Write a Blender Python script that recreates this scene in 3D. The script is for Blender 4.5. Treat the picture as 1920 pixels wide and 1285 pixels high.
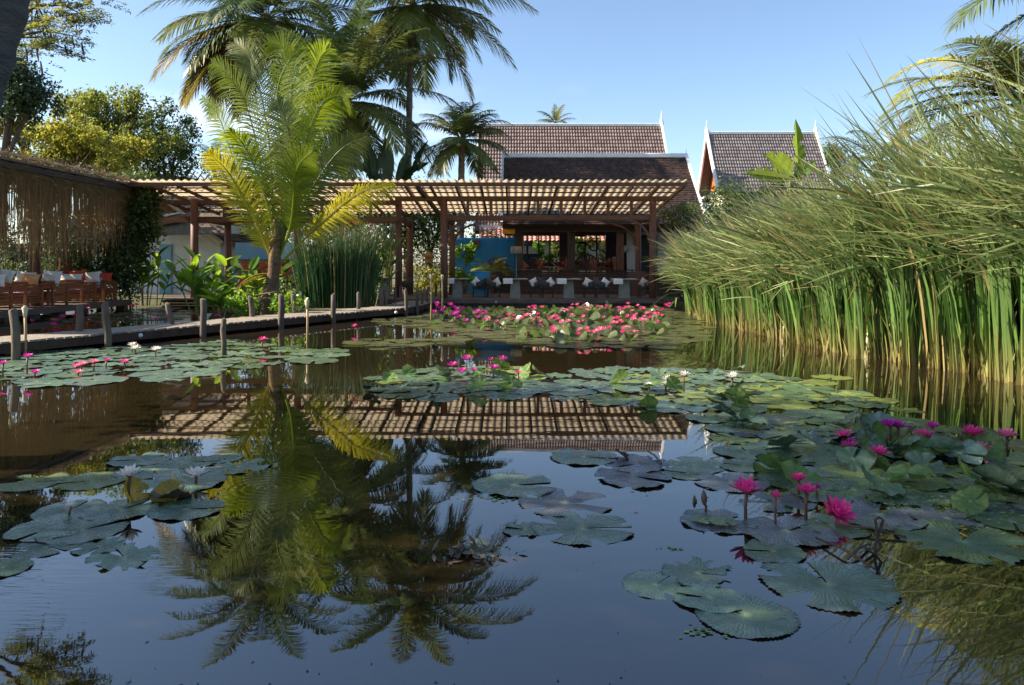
import bpy, math, random
import numpy as np
from mathutils import Vector, Matrix, Euler
R = math.radians
random.seed(7); rng = np.random.default_rng(11)
for o in list(bpy.data.objects): bpy.data.objects.remove(o)
SC = bpy.context.scene
COL = SC.collection

# ------------------------------------------------------------------ camera, sky, sun, exposure
F, H, YH = 1400.0, 1.6, 497.0           # focal length in photo pixels, eye height, horizon row
cam = bpy.data.objects.new('camera', bpy.data.cameras.new('camera')); COL.objects.link(cam)
cam.data.sensor_width = 36; cam.data.lens = 36 * F / 1920
cam.data.shift_y = -(642.5 - YH) / 1920
cam.location = (0, 0, H); cam.rotation_euler = (R(90), 0, 0)
cam.data.clip_start = 0.05; cam.data.clip_end = 3000
SC.camera = cam

SUN_AZ, SUN_EL = R(-92), R(35)           # azimuth measured from +Y towards +X
sd = Vector((math.sin(SUN_AZ) * math.cos(SUN_EL), math.cos(SUN_AZ) * math.cos(SUN_EL), math.sin(SUN_EL)))
W = bpy.data.worlds.new('World'); SC.world = W; W.use_nodes = True
wn = W.node_tree; wn.nodes.clear()
wo = wn.nodes.new('ShaderNodeOutputWorld'); wb = wn.nodes.new('ShaderNodeBackground')
sky = wn.nodes.new('ShaderNodeTexSky'); sky.sky_type = 'NISHITA'; sky.sun_disc = False
sky.sun_elevation = SUN_EL; sky.sun_rotation = SUN_AZ
sky.air_density = 1.0; sky.dust_density = .9; sky.ozone_density = 2.2; sky.altitude = 300
tc = wn.nodes.new('ShaderNodeTexCoord')
mp = wn.nodes.new('ShaderNodeMapping'); mp.inputs['Scale'].default_value = (2.2, 2.2, 7); mp.inputs['Location'].default_value = (1, .7, 0)
ns = wn.nodes.new('ShaderNodeTexNoise'); ns.inputs['Scale'].default_value = 1.6; ns.inputs['Detail'].default_value = 7
cr = wn.nodes.new('ShaderNodeValToRGB'); cr.color_ramp.elements[0].position = .59; cr.color_ramp.elements[1].position = .78
sp = wn.nodes.new('ShaderNodeSeparateXYZ')
lo = wn.nodes.new('ShaderNodeMapRange'); lo.inputs['From Min'].default_value = .24; lo.inputs['From Max'].default_value = .08
mu = wn.nodes.new('ShaderNodeMath'); mu.operation = 'MULTIPLY'
mx = wn.nodes.new('ShaderNodeMixRGB'); mx.inputs['Color2'].default_value = (9.5, 9.4, 9.2, 1)
wn.links.new(tc.outputs['Generated'], mp.inputs['Vector']); wn.links.new(mp.outputs[0], ns.inputs['Vector'])
wn.links.new(tc.outputs['Generated'], sp.inputs[0]); wn.links.new(sp.outputs['Z'], lo.inputs['Value'])
wn.links.new(ns.outputs['Fac'], cr.inputs[0]); wn.links.new(cr.outputs[0], mu.inputs[0]); wn.links.new(lo.outputs[0], mu.inputs[1])
wn.links.new(mu.outputs[0], mx.inputs['Fac']); wn.links.new(sky.outputs[0], mx.inputs['Color1'])
wn.links.new(mx.outputs[0], wb.inputs['Color']); wb.inputs['Strength'].default_value = 0.088
wn.links.new(wb.outputs[0], wo.inputs[0])
sun = bpy.data.objects.new('sun', bpy.data.lights.new('sun', 'SUN')); COL.objects.link(sun)
sun.data.energy = 5.0; sun.data.angle = R(.5); sun.data.color = (1, .89, .70)
sun.rotation_euler = sd.to_track_quat('Z', 'Y').to_euler()
SC.view_settings.view_transform = 'Standard'; SC.view_settings.look = 'None'
SC.view_settings.exposure = 1.42; SC.view_settings.gamma = 1
SC.cycles.max_bounces = 8; SC.cycles.transparent_max_bounces = 8
SC.cycles.caustics_reflective = False; SC.cycles.caustics_refractive = False
SC.cycles.sample_clamp_indirect = 6

def at(px, py, D): return Vector(((px - 960) / F * D, D, H - (py - YH) / F * D))
def on(px, py, z=0.0): return at(px, py, F * (H - z) / (py - YH))

# ------------------------------------------------------------------ materials
def mat(name, c1, c2=None, rough=.6, scale=6., bump=0., trans=0., isl=0., stretch=None, spec=.4, tcol=None, detail=5., mid=.5, coord='Object', bscale=None):
    m = bpy.data.materials.new(name); m.use_nodes = True
    nt = m.node_tree; N = nt.nodes; L = nt.links
    b = N['Principled BSDF']; out = N['Material Output']
    b.inputs['Roughness'].default_value = rough; b.inputs['Specular IOR Level'].default_value = spec
    co = N.new('ShaderNodeTexCoord'); mpg = N.new('ShaderNodeMapping')
    mpg.inputs['Scale'].default_value = stretch or (1, 1, 1)
    L.new(co.outputs[coord], mpg.inputs['Vector'])
    n = N.new('ShaderNodeTexNoise'); n.inputs['Scale'].default_value = scale; n.inputs['Detail'].default_value = detail
    L.new(mpg.outputs[0], n.inputs['Vector'])
    r = N.new('ShaderNodeValToRGB'); r.color_ramp.elements[0].position = mid - .2; r.color_ramp.elements[1].position = mid + .2
    c2 = c2 or tuple(x * .6 for x in c1)
    r.color_ramp.elements[0].color = (*c1, 1); r.color_ramp.elements[1].color = (*c2, 1)
    L.new(n.outputs['Fac'], r.inputs[0]); colout = r.outputs[0]
    if isl:
        g = N.new('ShaderNodeNewGeometry'); mr = N.new('ShaderNodeMapRange')
        mr.inputs['To Min'].default_value = 1 - isl; mr.inputs['To Max'].default_value = 1 + isl
        L.new(g.outputs['Random Per Island'], mr.inputs['Value'])
        hs = N.new('ShaderNodeHueSaturation'); L.new(mr.outputs[0], hs.inputs['Value']); L.new(colout, hs.inputs['Color'])
        mr2 = N.new('ShaderNodeMapRange'); mr2.inputs['To Min'].default_value = .5 + .03 * isl; mr2.inputs['To Max'].default_value = .5 - .05 * isl
        oi = N.new('ShaderNodeObjectInfo'); L.new(oi.outputs['Random'], mr2.inputs['Value']); L.new(mr2.outputs[0], hs.inputs['Hue'])
        colout = hs.outputs[0]
    L.new(colout, b.inputs['Base Color'])
    if bump:
        bp = N.new('ShaderNodeBump'); bp.inputs['Strength'].default_value = bump; bp.inputs['Distance'].default_value = .02
        n2 = N.new('ShaderNodeTexNoise'); n2.inputs['Scale'].default_value = bscale or scale * 4; n2.inputs['Detail'].default_value = 6
        L.new(mpg.outputs[0], n2.inputs['Vector']); L.new(n2.outputs['Fac'], bp.inputs['Height']); L.new(bp.outputs[0], b.inputs['Normal'])
    if trans:
        t = N.new('ShaderNodeBsdfTranslucent'); mxs = N.new('ShaderNodeMixShader'); mxs.inputs[0].default_value = trans
        if tcol: t.inputs['Color'].default_value = (*tcol, 1)
        else: L.new(colout, t.inputs['Color'])
        L.new(b.outputs[0], mxs.inputs[1]); L.new(t.outputs[0], mxs.inputs[2]); L.new(mxs.outputs[0], out.inputs['Surface'])
    return m

M = {}
def dm(k, *a, **kw): M[k] = mat(k, *a, **kw)
dm('bark', (.16, .12, .09), (.07, .055, .045), .9, 5, .6, stretch=(1, 1, .4))
dm('palm_bark', (.21, .17, .13), (.09, .075, .06), .9, 3, .7, stretch=(1, 1, 5))
dm('palm_bark_dark', (.10, .095, .10), (.045, .043, .046), .9, 5, .9, stretch=(1, 1, 3))
dm('palm_brown', (.17, .11, .07), (.07, .045, .03), .95, 4, 1., stretch=(1, 1, 4))
dm('leaf_sheath', (.26, .16, .07), (.13, .08, .035), .8, 8, .4)
dm('frond', (.11, .155, .04), (.19, .20, .045), .38, 1.2, trans=.35, isl=.3)
dm('frond_dark', (.07, .115, .04), (.11, .145, .045), .38, 1.2, trans=.3, isl=.3)
dm('frond_yellow', (.30, .22, .03), (.16, .15, .03), .45, 1.0, trans=.4, isl=.3)
dm('frond_lime', (.22, .27, .015), (.12, .18, .015), .4, .9, trans=.5, isl=.25, tcol=(.42, .50, .02))
dm('frond_gold', (.27, .27, .025), (.17, .22, .02), .4, .9, trans=.5, isl=.25, tcol=(.66, .58, .04))
dm('rachis', (.22, .24, .06), (.13, .14, .04), .5, 3)
dm('leaf_green', (.08, .15, .03), (.045, .09, .02), .5, 1.5, trans=.42, isl=.4)
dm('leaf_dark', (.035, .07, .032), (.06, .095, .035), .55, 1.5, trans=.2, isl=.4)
dm('leaf_yellow', (.42, .40, .05), (.27, .29, .04), .5, .8, trans=.5, isl=.35)
dm('leaf_olive', (.18, .23, .045), (.30, .31, .055), .5, .6, trans=.5, isl=.4)
dm('leaf_bright', (.13, .26, .025), (.07, .16, .02), .35, 2, trans=.45, isl=.3, tcol=(.32, .5, .03))
dm('leaf_vine', (.07, .12, .035), (.13, .18, .045), .5, 1.2, trans=.42, isl=.4)
dm('banana_leaf', (.10, .19, .025), (.06, .13, .02), .35, 3, trans=.45, isl=.15, tcol=(.38, .5, .04))
dm('banana_dark', (.035, .075, .025), (.02, .05, .02), .35, 3, trans=.25, isl=.2)
dm('variegated', (.40, .42, .16), (.07, .15, .03), .4, 2.2, trans=.35, isl=.3)
dm('bract_red', (.6, .03, .03), (.4, .02, .04), .5, 4, trans=.3)
dm('flower_violet', (.45, .3, .6), (.35, .2, .5), .5, 4, trans=.3)
dm('timber_red', (.155, .064, .042), (.085, .038, .027), .55, 3, .3, stretch=(5, 5, .6))
dm('timber_dark', (.07, .038, .026), (.035, .02, .015), .6, 3, .3, stretch=(3, 3, .6))
dm('timber_beam', (.17, .075, .04), (.09, .042, .026), .6, 3, .3, stretch=(.5, 4, 4))
dm('timber_orange', (.34, .12, .045), (.2, .065, .028), .45, 4, .2, stretch=(.8, .8, 6))
dm('plank_grey', (.33, .28, .23), (.19, .155, .125), .8, 4, .5, stretch=(3, 3, 3), isl=.0)
dm('plank_brown', (.17, .125, .105), (.09, .065, .055), .7, 4, .4, stretch=(.6, 6, 3))
dm('post_grey', (.17, .13, .10), (.07, .055, .045), .9, 7, .7, stretch=(1, 1, .3))
dm('bamboo', (.50, .36, .18), (.34, .23, .11), .6, 6, .2, stretch=(1, 1, .3))
dm('torch_cup', (.62, .55, .40), (.45, .38, .25), .7, 10, .3)
dm('roof_sheet', (.50, .42, .32), (.30, .24, .18), .85, 1.6, .3, trans=.5, tcol=(.56, .45, .32))
dm('tile_brown', (.27, .19, .175), (.17, .115, .105), .6, 2.5, .2, isl=.22)
dm('tile_grey', (.25, .21, .21), (.17, .145, .15), .6, 2.5, .2, isl=.22)
dm('shingle', (.085, .05, .038), (.045, .03, .025), .75, 3, .3, isl=.4)
dm('thatch', (.22, .17, .12), (.11, .085, .06), .95, 3, .8, stretch=(6, 1, 1), isl=.3)
dm('slate', (.14, .115, .12), (.08, .065, .07), .7, 3, .3, isl=.3)
dm('white_trim', (.80, .80, .80), (.70, .71, .73), .5, 3, .1)
dm('white_wall', (.74, .73, .70), (.62, .61, .58), .8, 2, .1)
dm('cream_wall', (.60, .56, .48), (.5, .45, .38), .8, 2, .1)
dm('orange_board', (.52, .15, .05), (.36, .09, .03), .6, 2, .2, stretch=(1, 1, 7))
dm('brown_board', (.22, .09, .05), (.13, .055, .035), .7, 2, .2, stretch=(7, 1, .7))
dm('blue_paint', (.03, .25, .50), (.02, .19, .40), .5, 2, .1)
dm('blue_bright', (.03, .30, .55), (.025, .24, .46), .45, 3, .1)
dm('blue_pale', (.22, .42, .52), (.18, .36, .46), .6, 2, .1)
dm('teal_dark', (.035, .085, .11), (.025, .06, .08), .7, 2, .1)
dm('black_metal', (.02, .018, .017), (.012, .011, .011), .5, 5)
dm('concrete', (.27, .27, .24), (.2, .2, .175), .85, 5, .3)
dm('wicker', (.075, .07, .072), (.04, .038, .04), .8, 40, .5)
dm('linen', (.82, .81, .78), (.74, .72, .69), .9, 6, .1)
dm('linen_blush', (.62, .48, .44), (.52, .38, .35), .9, 6, .1)
dm('cushion_cream', (.76, .72, .62), (.66, .62, .53), .9, 6, .2)
dm('cushion_red', (.62, .085, .035), (.48, .055, .025), .9, 6, .2)
dm('cushion_print', (.72, .20, .06), (.75, .50, .20), .9, 9, .2)
dm('cushion_stripe', (.55, .45, .52), (.22, .10, .16), .9, 2, .1, stretch=(1, 1, 14))
dm('cushion_terra', (.48, .20, .13), (.38, .14, .09), .9, 6, .2)
dm('shade_print', (.62, .60, .54), (.18, .17, .16), .8, 16, 0, trans=.3)
dm('shade_dark', (.15, .17, .19), (.09, .1, .11), .8, 10)
dm('shade_pale', (.45, .48, .48), (.35, .38, .38), .6, 5)
dm('terracotta', (.42, .19, .11), (.3, .13, .08), .8, 5, .2)
dm('yellow_panel', (.85, .42, .02), (.75, .34, .02), .6, 3)
dm('awning_tile', (.62, .34, .28), (.45, .22, .18), .7, 5, .2, isl=.25)
dm('soil', (.10, .08, .05), (.07, .085, .03), .95, 1.4, .6)
dm('root_strand', (.37, .26, .13), (.23, .15, .075), .8, 3, trans=.5, isl=.45, tcol=(.54, .38, .16))
dm('glass_bottle', (.5, .52, .52), (.3, .33, .34), .15, 5)
dm('mirror_white', (.8, .82, .85), (.6, .63, .68), .3, 5)
dm('pad_green', (.065, .12, .060), (.10, .15, .075), .27, 3, .15, trans=.06, spec=.75)
dm('pad_teal', (.075, .13, .085), (.115, .165, .105), .27, 4, .15, spec=.75)
dm('pad_purple', (.10, .085, .11), (.075, .10, .09), .29, 3.5, .15, spec=.75)
dm('pad_sun', (.26, .31, .085), (.17, .22, .07), .27, 3, .15, trans=.15)  # pad tone for sunny water, sunlight lightened into the base colour
dm('pad_yellow', (.36, .25, .03), (.22, .17, .03), .45, 5, .15, trans=.35)
dm('pad_lifted', (.09, .18, .045), (.17, .24, .055), .4, 4, .2, trans=.3)
dm('pad_brown', (.09, .055, .04), (.06, .05, .035), .6, 6, .2)
dm('petal_pink', (.80, .055, .30), (.72, .03, .24), .45, 9, trans=.35, tcol=(.95, .10, .38))
dm('petal_rose', (.90, .26, .42), (.85, .15, .34), .45, 9, trans=.35, tcol=(.98, .22, .40))
dm('petal_magenta', (.55, .03, .36), (.48, .02, .30), .45, 9, trans=.35, tcol=(.75, .06, .45))
dm('petal_white', (.84, .80, .74), (.80, .72, .66), .5, 9, trans=.3)
dm('sepal', (.12, .05, .04), (.09, .08, .03), .5, 9)
dm('stamen_red', (.55, .03, .05), (.6, .12, .05), .5, 30)
dm('stamen_yellow', (.75, .50, .06), (.65, .40, .05), .5, 30)
dm('stem_brown', (.10, .045, .03), (.07, .04, .025), .5, 9)
dm('stem_dead', (.06, .045, .035), (.035, .028, .022), .8, 9)
dm('duckweed', (.16, .26, .05), (.10, .2, .04), .6, 20, isl=.3)
dm('hut_wood', (.34, .17, .08), (.24, .11, .05), .7, 6)
dm('pod', (.035, .022, .018), (.05, .03, .02), .7, 8)

def vein_pads():
    """radial ribs on every pad material, from the pad's own angle"""
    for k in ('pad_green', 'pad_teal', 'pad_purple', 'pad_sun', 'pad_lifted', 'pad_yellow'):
        nt = M[k].node_tree; N = nt.nodes; L = nt.links; b = N['Principled BSDF']
        co = N.new('ShaderNodeTexCoord'); s = N.new('ShaderNodeSeparateXYZ'); L.new(co.outputs['Object'], s.inputs[0])
        a = N.new('ShaderNodeMath'); a.operation = 'ARCTAN2'; L.new(s.outputs['Y'], a.inputs[0]); L.new(s.outputs['X'], a.inputs[1])
        nz = N.new('ShaderNodeTexNoise'); nz.inputs['Scale'].default_value = 3; L.new(co.outputs['Object'], nz.inputs['Vector'])
        ad = N.new('ShaderNodeMath'); ad.operation = 'MULTIPLY_ADD'; L.new(nz.outputs['Fac'], ad.inputs[0]); ad.inputs[1].default_value = .35; L.new(a.outputs[0], ad.inputs[2])
        mu_ = N.new('ShaderNodeMath'); mu_.operation = 'MULTIPLY'; L.new(ad.outputs[0], mu_.inputs[0]); mu_.inputs[1].default_value = 26
        si = N.new('ShaderNodeMath'); si.operation = 'SINE'; L.new(mu_.outputs[0], si.inputs[0])
        pw = N.new('ShaderNodeMath'); pw.operation = 'ABSOLUTE'; L.new(si.outputs[0], pw.inputs[0])
        bp = N.new('ShaderNodeBump'); bp.inputs['Strength'].default_value = .35; bp.inputs['Distance'].default_value = .005
        old = b.inputs['Normal'].links[0].from_socket if b.inputs['Normal'].links else None
        L.new(pw.outputs[0], bp.inputs['Height'])
        if old: L.new(old, bp.inputs['Normal'])
        L.new(bp.outputs[0], b.inputs['Normal'])
        src = b.inputs['Base Color'].links[0].from_socket
        # darker specks (insect holes, algae) and per-object hue drift
        n3 = N.new('ShaderNodeTexNoise'); n3.inputs['Scale'].default_value = 16; n3.inputs['Detail'].default_value = 3; L.new(co.outputs['Object'], n3.inputs['Vector'])
        r3 = N.new('ShaderNodeValToRGB'); r3.color_ramp.elements[0].position = .28; r3.color_ramp.elements[0].color = (.25, .22, .2, 1); r3.color_ramp.elements[1].position = .36
        L.new(n3.outputs['Fac'], r3.inputs[0])
        mm = N.new('ShaderNodeMixRGB'); mm.blend_type = 'MULTIPLY'; mm.inputs['Fac'].default_value = 1
        L.new(src, mm.inputs['Color1']); L.new(r3.outputs[0], mm.inputs['Color2'])
        ln_ = N.new('ShaderNodeVectorMath'); ln_.operation = 'LENGTH'; L.new(co.outputs['Object'], ln_.inputs[0])
        nv = N.new('ShaderNodeMapRange'); nv.inputs['From Min'].default_value = .02; nv.inputs['From Max'].default_value = .16; nv.inputs['To Min'].default_value = .85; nv.inputs['To Max'].default_value = 0
        L.new(ln_.outputs['Value'], nv.inputs['Value']); m5 = N.new('ShaderNodeMixRGB'); m5.inputs['Color2'].default_value = (.30, .38, .22, 1)
        L.new(nv.outputs[0], m5.inputs['Fac']); L.new(mm.outputs[0], m5.inputs['Color1']); mm = m5
        rm_ = N.new('ShaderNodeMapRange'); rm_.inputs['From Min'].default_value = .93; rm_.inputs['From Max'].default_value = 1.02; rm_.inputs['To Min'].default_value = 0; rm_.inputs['To Max'].default_value = .7
        L.new(ln_.outputs['Value'], rm_.inputs['Value']); m6 = N.new('ShaderNodeMixRGB'); m6.inputs['Color2'].default_value = (.05, .04, .035, 1)
        L.new(rm_.outputs[0], m6.inputs['Fac']); L.new(mm.outputs[0], m6.inputs['Color1']); mm = m6
        n8 = N.new('ShaderNodeTexNoise'); n8.inputs['Scale'].default_value = 2.2; n8.inputs['Detail'].default_value = 8; n8.inputs['Roughness'].default_value = .7; L.new(co.outputs['Object'], n8.inputs['Vector'])
        r8 = N.new('ShaderNodeMapRange'); r8.inputs['From Min'].default_value = .35; r8.inputs['From Max'].default_value = .7; r8.inputs['To Min'].default_value = .13; r8.inputs['To Max'].default_value = .42
        L.new(n8.outputs['Fac'], r8.inputs['Value']); L.new(r8.outputs[0], b.inputs['Roughness'])
        oi = N.new('ShaderNodeObjectInfo'); mr = N.new('ShaderNodeMapRange'); mr.inputs['To Min'].default_value = .75; mr.inputs['To Max'].default_value = 1.3
        L.new(oi.outputs['Random'], mr.inputs['Value']); hs = N.new('ShaderNodeHueSaturation'); L.new(mr.outputs[0], hs.inputs['Value'])
        L.new(mm.outputs[0], hs.inputs['Color']); L.new(hs.outputs[0], b.inputs['Base Color'])
vein_pads()

def reed_mat(name, stops, trans):
    m = bpy.data.materials.new(name); m.use_nodes = True; nt = m.node_tree; N = nt.nodes; L = nt.links
    b = N['Principled BSDF']; b.inputs['Roughness'].default_value = .4
    at_ = N.new('ShaderNodeAttribute'); at_.attribute_name = 'along'
    r = N.new('ShaderNodeValToRGB')
    while len(r.color_ramp.elements) < len(stops): r.color_ramp.elements.new(.5)
    for e, (p, c) in zip(r.color_ramp.elements, stops): e.position = p; e.color = (*c, 1)
    L.new(at_.outputs['Fac'], r.inputs[0])
    g = N.new('ShaderNodeNewGeometry'); mr = N.new('ShaderNodeMapRange'); mr.inputs['To Min'].default_value = .6; mr.inputs['To Max'].default_value = 1.4
    L.new(g.outputs['Random Per Island'], mr.inputs['Value'])
    hs = N.new('ShaderNodeHueSaturation'); L.new(mr.outputs[0], hs.inputs['Value']); L.new(r.outputs[0], hs.inputs['Color'])
    # some blades are straw coloured
    gt = N.new('ShaderNodeMath'); gt.operation = 'MULTIPLY'; L.new(g.outputs['Random Per Island'], gt.inputs[0]); gt.inputs[1].default_value = 37.7
    fr = N.new('ShaderNodeMath'); fr.operation = 'FRACT'; L.new(gt.outputs[0], fr.inputs[0])
    g2 = N.new('ShaderNodeMath'); g2.operation = 'GREATER_THAN'; L.new(fr.outputs[0], g2.inputs[0]); g2.inputs[1].default_value = .93
    mm = N.new('ShaderNodeMixRGB'); mm.inputs['Color2'].default_value = (.36, .27, .12, 1); L.new(g2.outputs[0], mm.inputs['Fac']); L.new(hs.outputs[0], mm.inputs['Color1'])
    L.new(mm.outputs[0], b.inputs['Base Color'])
    t = N.new('ShaderNodeBsdfTranslucent'); L.new(mm.outputs[0], t.inputs['Color'])
    ms = N.new('ShaderNodeMixShader'); ms.inputs[0].default_value = trans
    L.new(b.outputs[0], ms.inputs[1]); L.new(t.outputs[0], ms.inputs[2]); L.new(ms.outputs[0], N['Material Output'].inputs['Surface'])
    M[name] = m
reed_mat('reed', [(0, (.34, .24, .09)), (.07, (.26, .25, .08)), (.24, (.11, .21, .045)), (.65, (.15, .23, .075)), (.88, (.26, .32, .12)), (1, (.42, .36, .18))], .36)  # straw base and tan tip are pigment; upper stops paled as sunlit tops
reed_mat('reed_dark', [(0, (.12, .14, .04)), (.2, (.035, .10, .035)), (.8, (.03, .085, .03)), (1, (.10, .10, .04))], .3)

def water_mat():
    m = bpy.data.materials.new('pond_water'); m.use_nodes = True; nt = m.node_tree; N = nt.nodes; L = nt.links
    b = N['Principled BSDF']; b.inputs['Roughness'].default_value = .015; b.inputs['IOR'].default_value = 2.2
    co = N.new('ShaderNodeNewGeometry')
    nz = N.new('ShaderNodeTexNoise'); nz.inputs['Scale'].default_value = .35; nz.inputs['Detail'].default_value = 4; L.new(co.outputs['Position'], nz.inputs['Vector'])
    r = N.new('ShaderNodeValToRGB'); r.color_ramp.elements[0].color = (.013, .0095, .0045, 1); r.color_ramp.elements[1].color = (.023, .0165, .007, 1)
    L.new(nz.outputs['Fac'], r.inputs[0]); L.new(r.outputs[0], b.inputs['Base Color'])
    mpg = N.new('ShaderNodeMapping'); mpg.inputs['Scale'].default_value = (.7, 1.7, 1); L.new(co.outputs['Position'], mpg.inputs[0])
    n1 = N.new('ShaderNodeTexNoise'); n1.inputs['Scale'].default_value = 2.2; n1.inputs['Detail'].default_value = 3; L.new(mpg.outputs[0], n1.inputs['Vector'])
    # a patch of fine ripples by the left bank and one ring from a fish
    c = on(500, 915)
    vs = N.new('ShaderNodeVectorMath'); vs.operation = 'DISTANCE'; L.new(co.outputs['Position'], vs.inputs[0]); vs.inputs[1].default_value = c
    w = N.new('ShaderNodeMath'); w.operation = 'MULTIPLY'; L.new(vs.outputs['Value'], w.inputs[0]); w.inputs[1].default_value = 95
    sn = N.new('ShaderNodeMath'); sn.operation = 'SINE'; L.new(w.outputs[0], sn.inputs[0])
    fo = N.new('ShaderNodeMapRange'); fo.inputs['From Min'].default_value = .05; fo.inputs['From Max'].default_value = .5; fo.inputs['To Min'].default_value = .006; fo.inputs['To Max'].default_value = 0
    L.new(vs.outputs['Value'], fo.inputs['Value'])
    ri = N.new('ShaderNodeMath'); ri.operation = 'MULTIPLY'; L.new(sn.outputs[0], ri.inputs[0]); L.new(fo.outputs[0], ri.inputs[1])
    c2 = on(90, 1085)
    v2 = N.new('ShaderNodeVectorMath'); v2.operation = 'DISTANCE'; L.new(co.outputs['Position'], v2.inputs[0]); v2.inputs[1].default_value = c2
    f2 = N.new('ShaderNodeMapRange'); f2.inputs['From Min'].default_value = .15; f2.inputs['From Max'].default_value = .75; f2.inputs['To Min'].default_value = .03; f2.inputs['To Max'].default_value = 0
    L.new(v2.outputs['Value'], f2.inputs['Value'])
    mp2 = N.new('ShaderNodeMapping'); mp2.inputs['Scale'].default_value = (2, 16, 1); L.new(co.outputs['Position'], mp2.inputs[0])
    n2 = N.new('ShaderNodeTexNoise'); n2.inputs['Scale'].default_value = 2; n2.inputs['Detail'].default_value = 2; L.new(mp2.outputs[0], n2.inputs['Vector'])
    r2 = N.new('ShaderNodeMath'); r2.operation = 'MULTIPLY'; L.new(n2.outputs['Fac'], r2.inputs[0]); L.new(f2.outputs[0], r2.inputs[1])
    a1 = N.new('ShaderNodeMath'); a1.operation = 'MULTIPLY'; L.new(n1.outputs['Fac'], a1.inputs[0]); a1.inputs[1].default_value = .008
    a2 = N.new('ShaderNodeMath'); L.new(a1.outputs[0], a2.inputs[0]); L.new(ri.outputs[0], a2.inputs[1])
    a3 = N.new('ShaderNodeMath'); L.new(a2.outputs[0], a3.inputs[0]); L.new(r2.outputs[0], a3.inputs[1])
    bp = N.new('ShaderNodeBump'); bp.inputs['Strength'].default_value = 1; bp.inputs['Distance'].default_value = .05
    L.new(a3.outputs[0], bp.inputs['Height']); L.new(bp.outputs[0], b.inputs['Normal'])
    M['water'] = m
water_mat()

# ------------------------------------------------------------------ helpers
def put(name, me, m=None, parent=None, smooth=False, loc=None, rot=None, scale=None):
    if m is not None and not me.materials: me.materials.append(M[m])
    o = bpy.data.objects.new(name, me); COL.objects.link(o)
    if parent is not None: o.parent = parent
    if loc is not None: o.location = loc
    if rot is not None: o.rotation_euler = rot
    if scale is not None: o.scale = scale if hasattr(scale, '__len__') else (scale,) * 3
    if smooth: me.shade_smooth()
    return o
def tag(o, label=None, cat=None, group=None, kind=None):
    if label: o['label'] = label
    if cat: o['category'] = cat
    if group: o['group'] = group
    if kind: o['kind'] = kind
    return o
def thing(name, label, cat, loc=(0, 0, 0), rz=0., group=None):
    o = bpy.data.objects.new(name, None); COL.objects.link(o); o.empty_display_size = .2
    o.location = loc; o.rotation_euler = (0, 0, rz)
    return tag(o, label, cat, group)
def copy_tree(o, parent=None):
    c = o.copy(); COL.objects.link(c); c.parent = parent
    for ch in list(o.children): copy_tree(ch, c)
    return c

class MB:
    def __init__(s): s.v = []; s.f = []
    def add(s, vs, fs):
        n = len(s.v); s.v += [tuple(x) for x in vs]; s.f += [tuple(i + n for i in f) for f in fs]; return s
    def box(s, x0, x1, y0, y1, z0, z1, bev=0.):
        if not bev:
            s.add([(x0,y0,z0),(x1,y0,z0),(x1,y1,z0),(x0,y1,z0),(x0,y0,z1),(x1,y0,z1),(x1,y1,z1),(x0,y1,z1)],
                  [(3,2,1,0),(4,5,6,7),(0,1,5,4),(1,2,6,5),(2,3,7,6),(3,0,4,7)])
        else:
            b = bev; ring = [(x0+b,y0),(x1-b,y0),(x1,y0+b),(x1,y1-b),(x1-b,y1),(x0+b,y1),(x0,y1-b),(x0,y0+b)]
            cx, cy = (x0+x1)/2, (y0+y1)/2
            ins = [(cx+(x-cx)*(1-2*b/max(x1-x0,1e-6)), cy+(y-cy)*(1-2*b/max(y1-y0,1e-6))) for x, y in ring]
            vs = [(*p, z0) for p in ins] + [(*p, z0+b) for p in ring] + [(*p, z1-b) for p in ring] + [(*p, z1) for p in ins]
            fs = [tuple(range(7,-1,-1)), tuple(range(24,32))]
            for k in range(3):
                for i in range(8): j = (i+1) % 8; fs.append((k*8+i, k*8+j, k*8+8+j, k*8+8+i))
            s.add(vs, fs)
        return s
    def bar(s, a, b, w, h, up=(0, 0, 1)):
        a, b = Vector(a), Vector(b); d = (b - a).normalized(); up = Vector(up)
        x = d.cross(up)
        if x.length < 1e-4: x = d.cross(Vector((0, 1, 0)))
        x.normalize(); y = x.cross(d)
        vs = [p + x*sx*w/2 + y*sy*h/2 for p in (a, b) for sx, sy in ((-1,-1),(1,-1),(1,1),(-1,1))]
        return s.add(vs, [(0,1,2,3),(7,6,5,4),(0,4,5,1),(1,5,6,2),(2,6,7,3),(3,7,4,0)])
    def tube(s, pts, rad, n=8, cap=True):
        pts = [Vector(p) for p in pts]; k = len(pts)
        if not hasattr(rad, '__len__'): rad = [rad] * k
        vs = []; fs = []; ref = None
        for i, p in enumerate(pts):
            d = (pts[min(i+1, k-1)] - pts[max(i-1, 0)]).normalized()
            if ref is None: ref = d.orthogonal().normalized()
            x = (ref - d * ref.dot(d)).normalized(); y = d.cross(x); ref = x
            vs += [p + (x*math.cos(2*math.pi*j/n) + y*math.sin(2*math.pi*j/n)) * rad[i] for j in range(n)]
        for i in range(k-1):
            for j in range(n): fs.append((i*n+j, i*n+(j+1)%n, (i+1)*n+(j+1)%n, (i+1)*n+j))
        if cap: fs += [tuple(range(n-1,-1,-1)), tuple(range((k-1)*n, k*n))]
        return s.add(vs, fs)
    def lathe(s, prof, n=16, c=(0, 0, 0)):
        return s.tube([(c[0], c[1], c[2]+z) for r, z in prof], [max(r, 1e-4) for r, z in prof], n)
    def mesh(s, name):
        me = bpy.data.meshes.new(name); me.from_pydata(s.v, [], s.f); me.update(); return me
    def build(s, name, m, parent=None, smooth=False, **kw): return put(name, s.mesh(name), m, parent, smooth, **kw)

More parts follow.
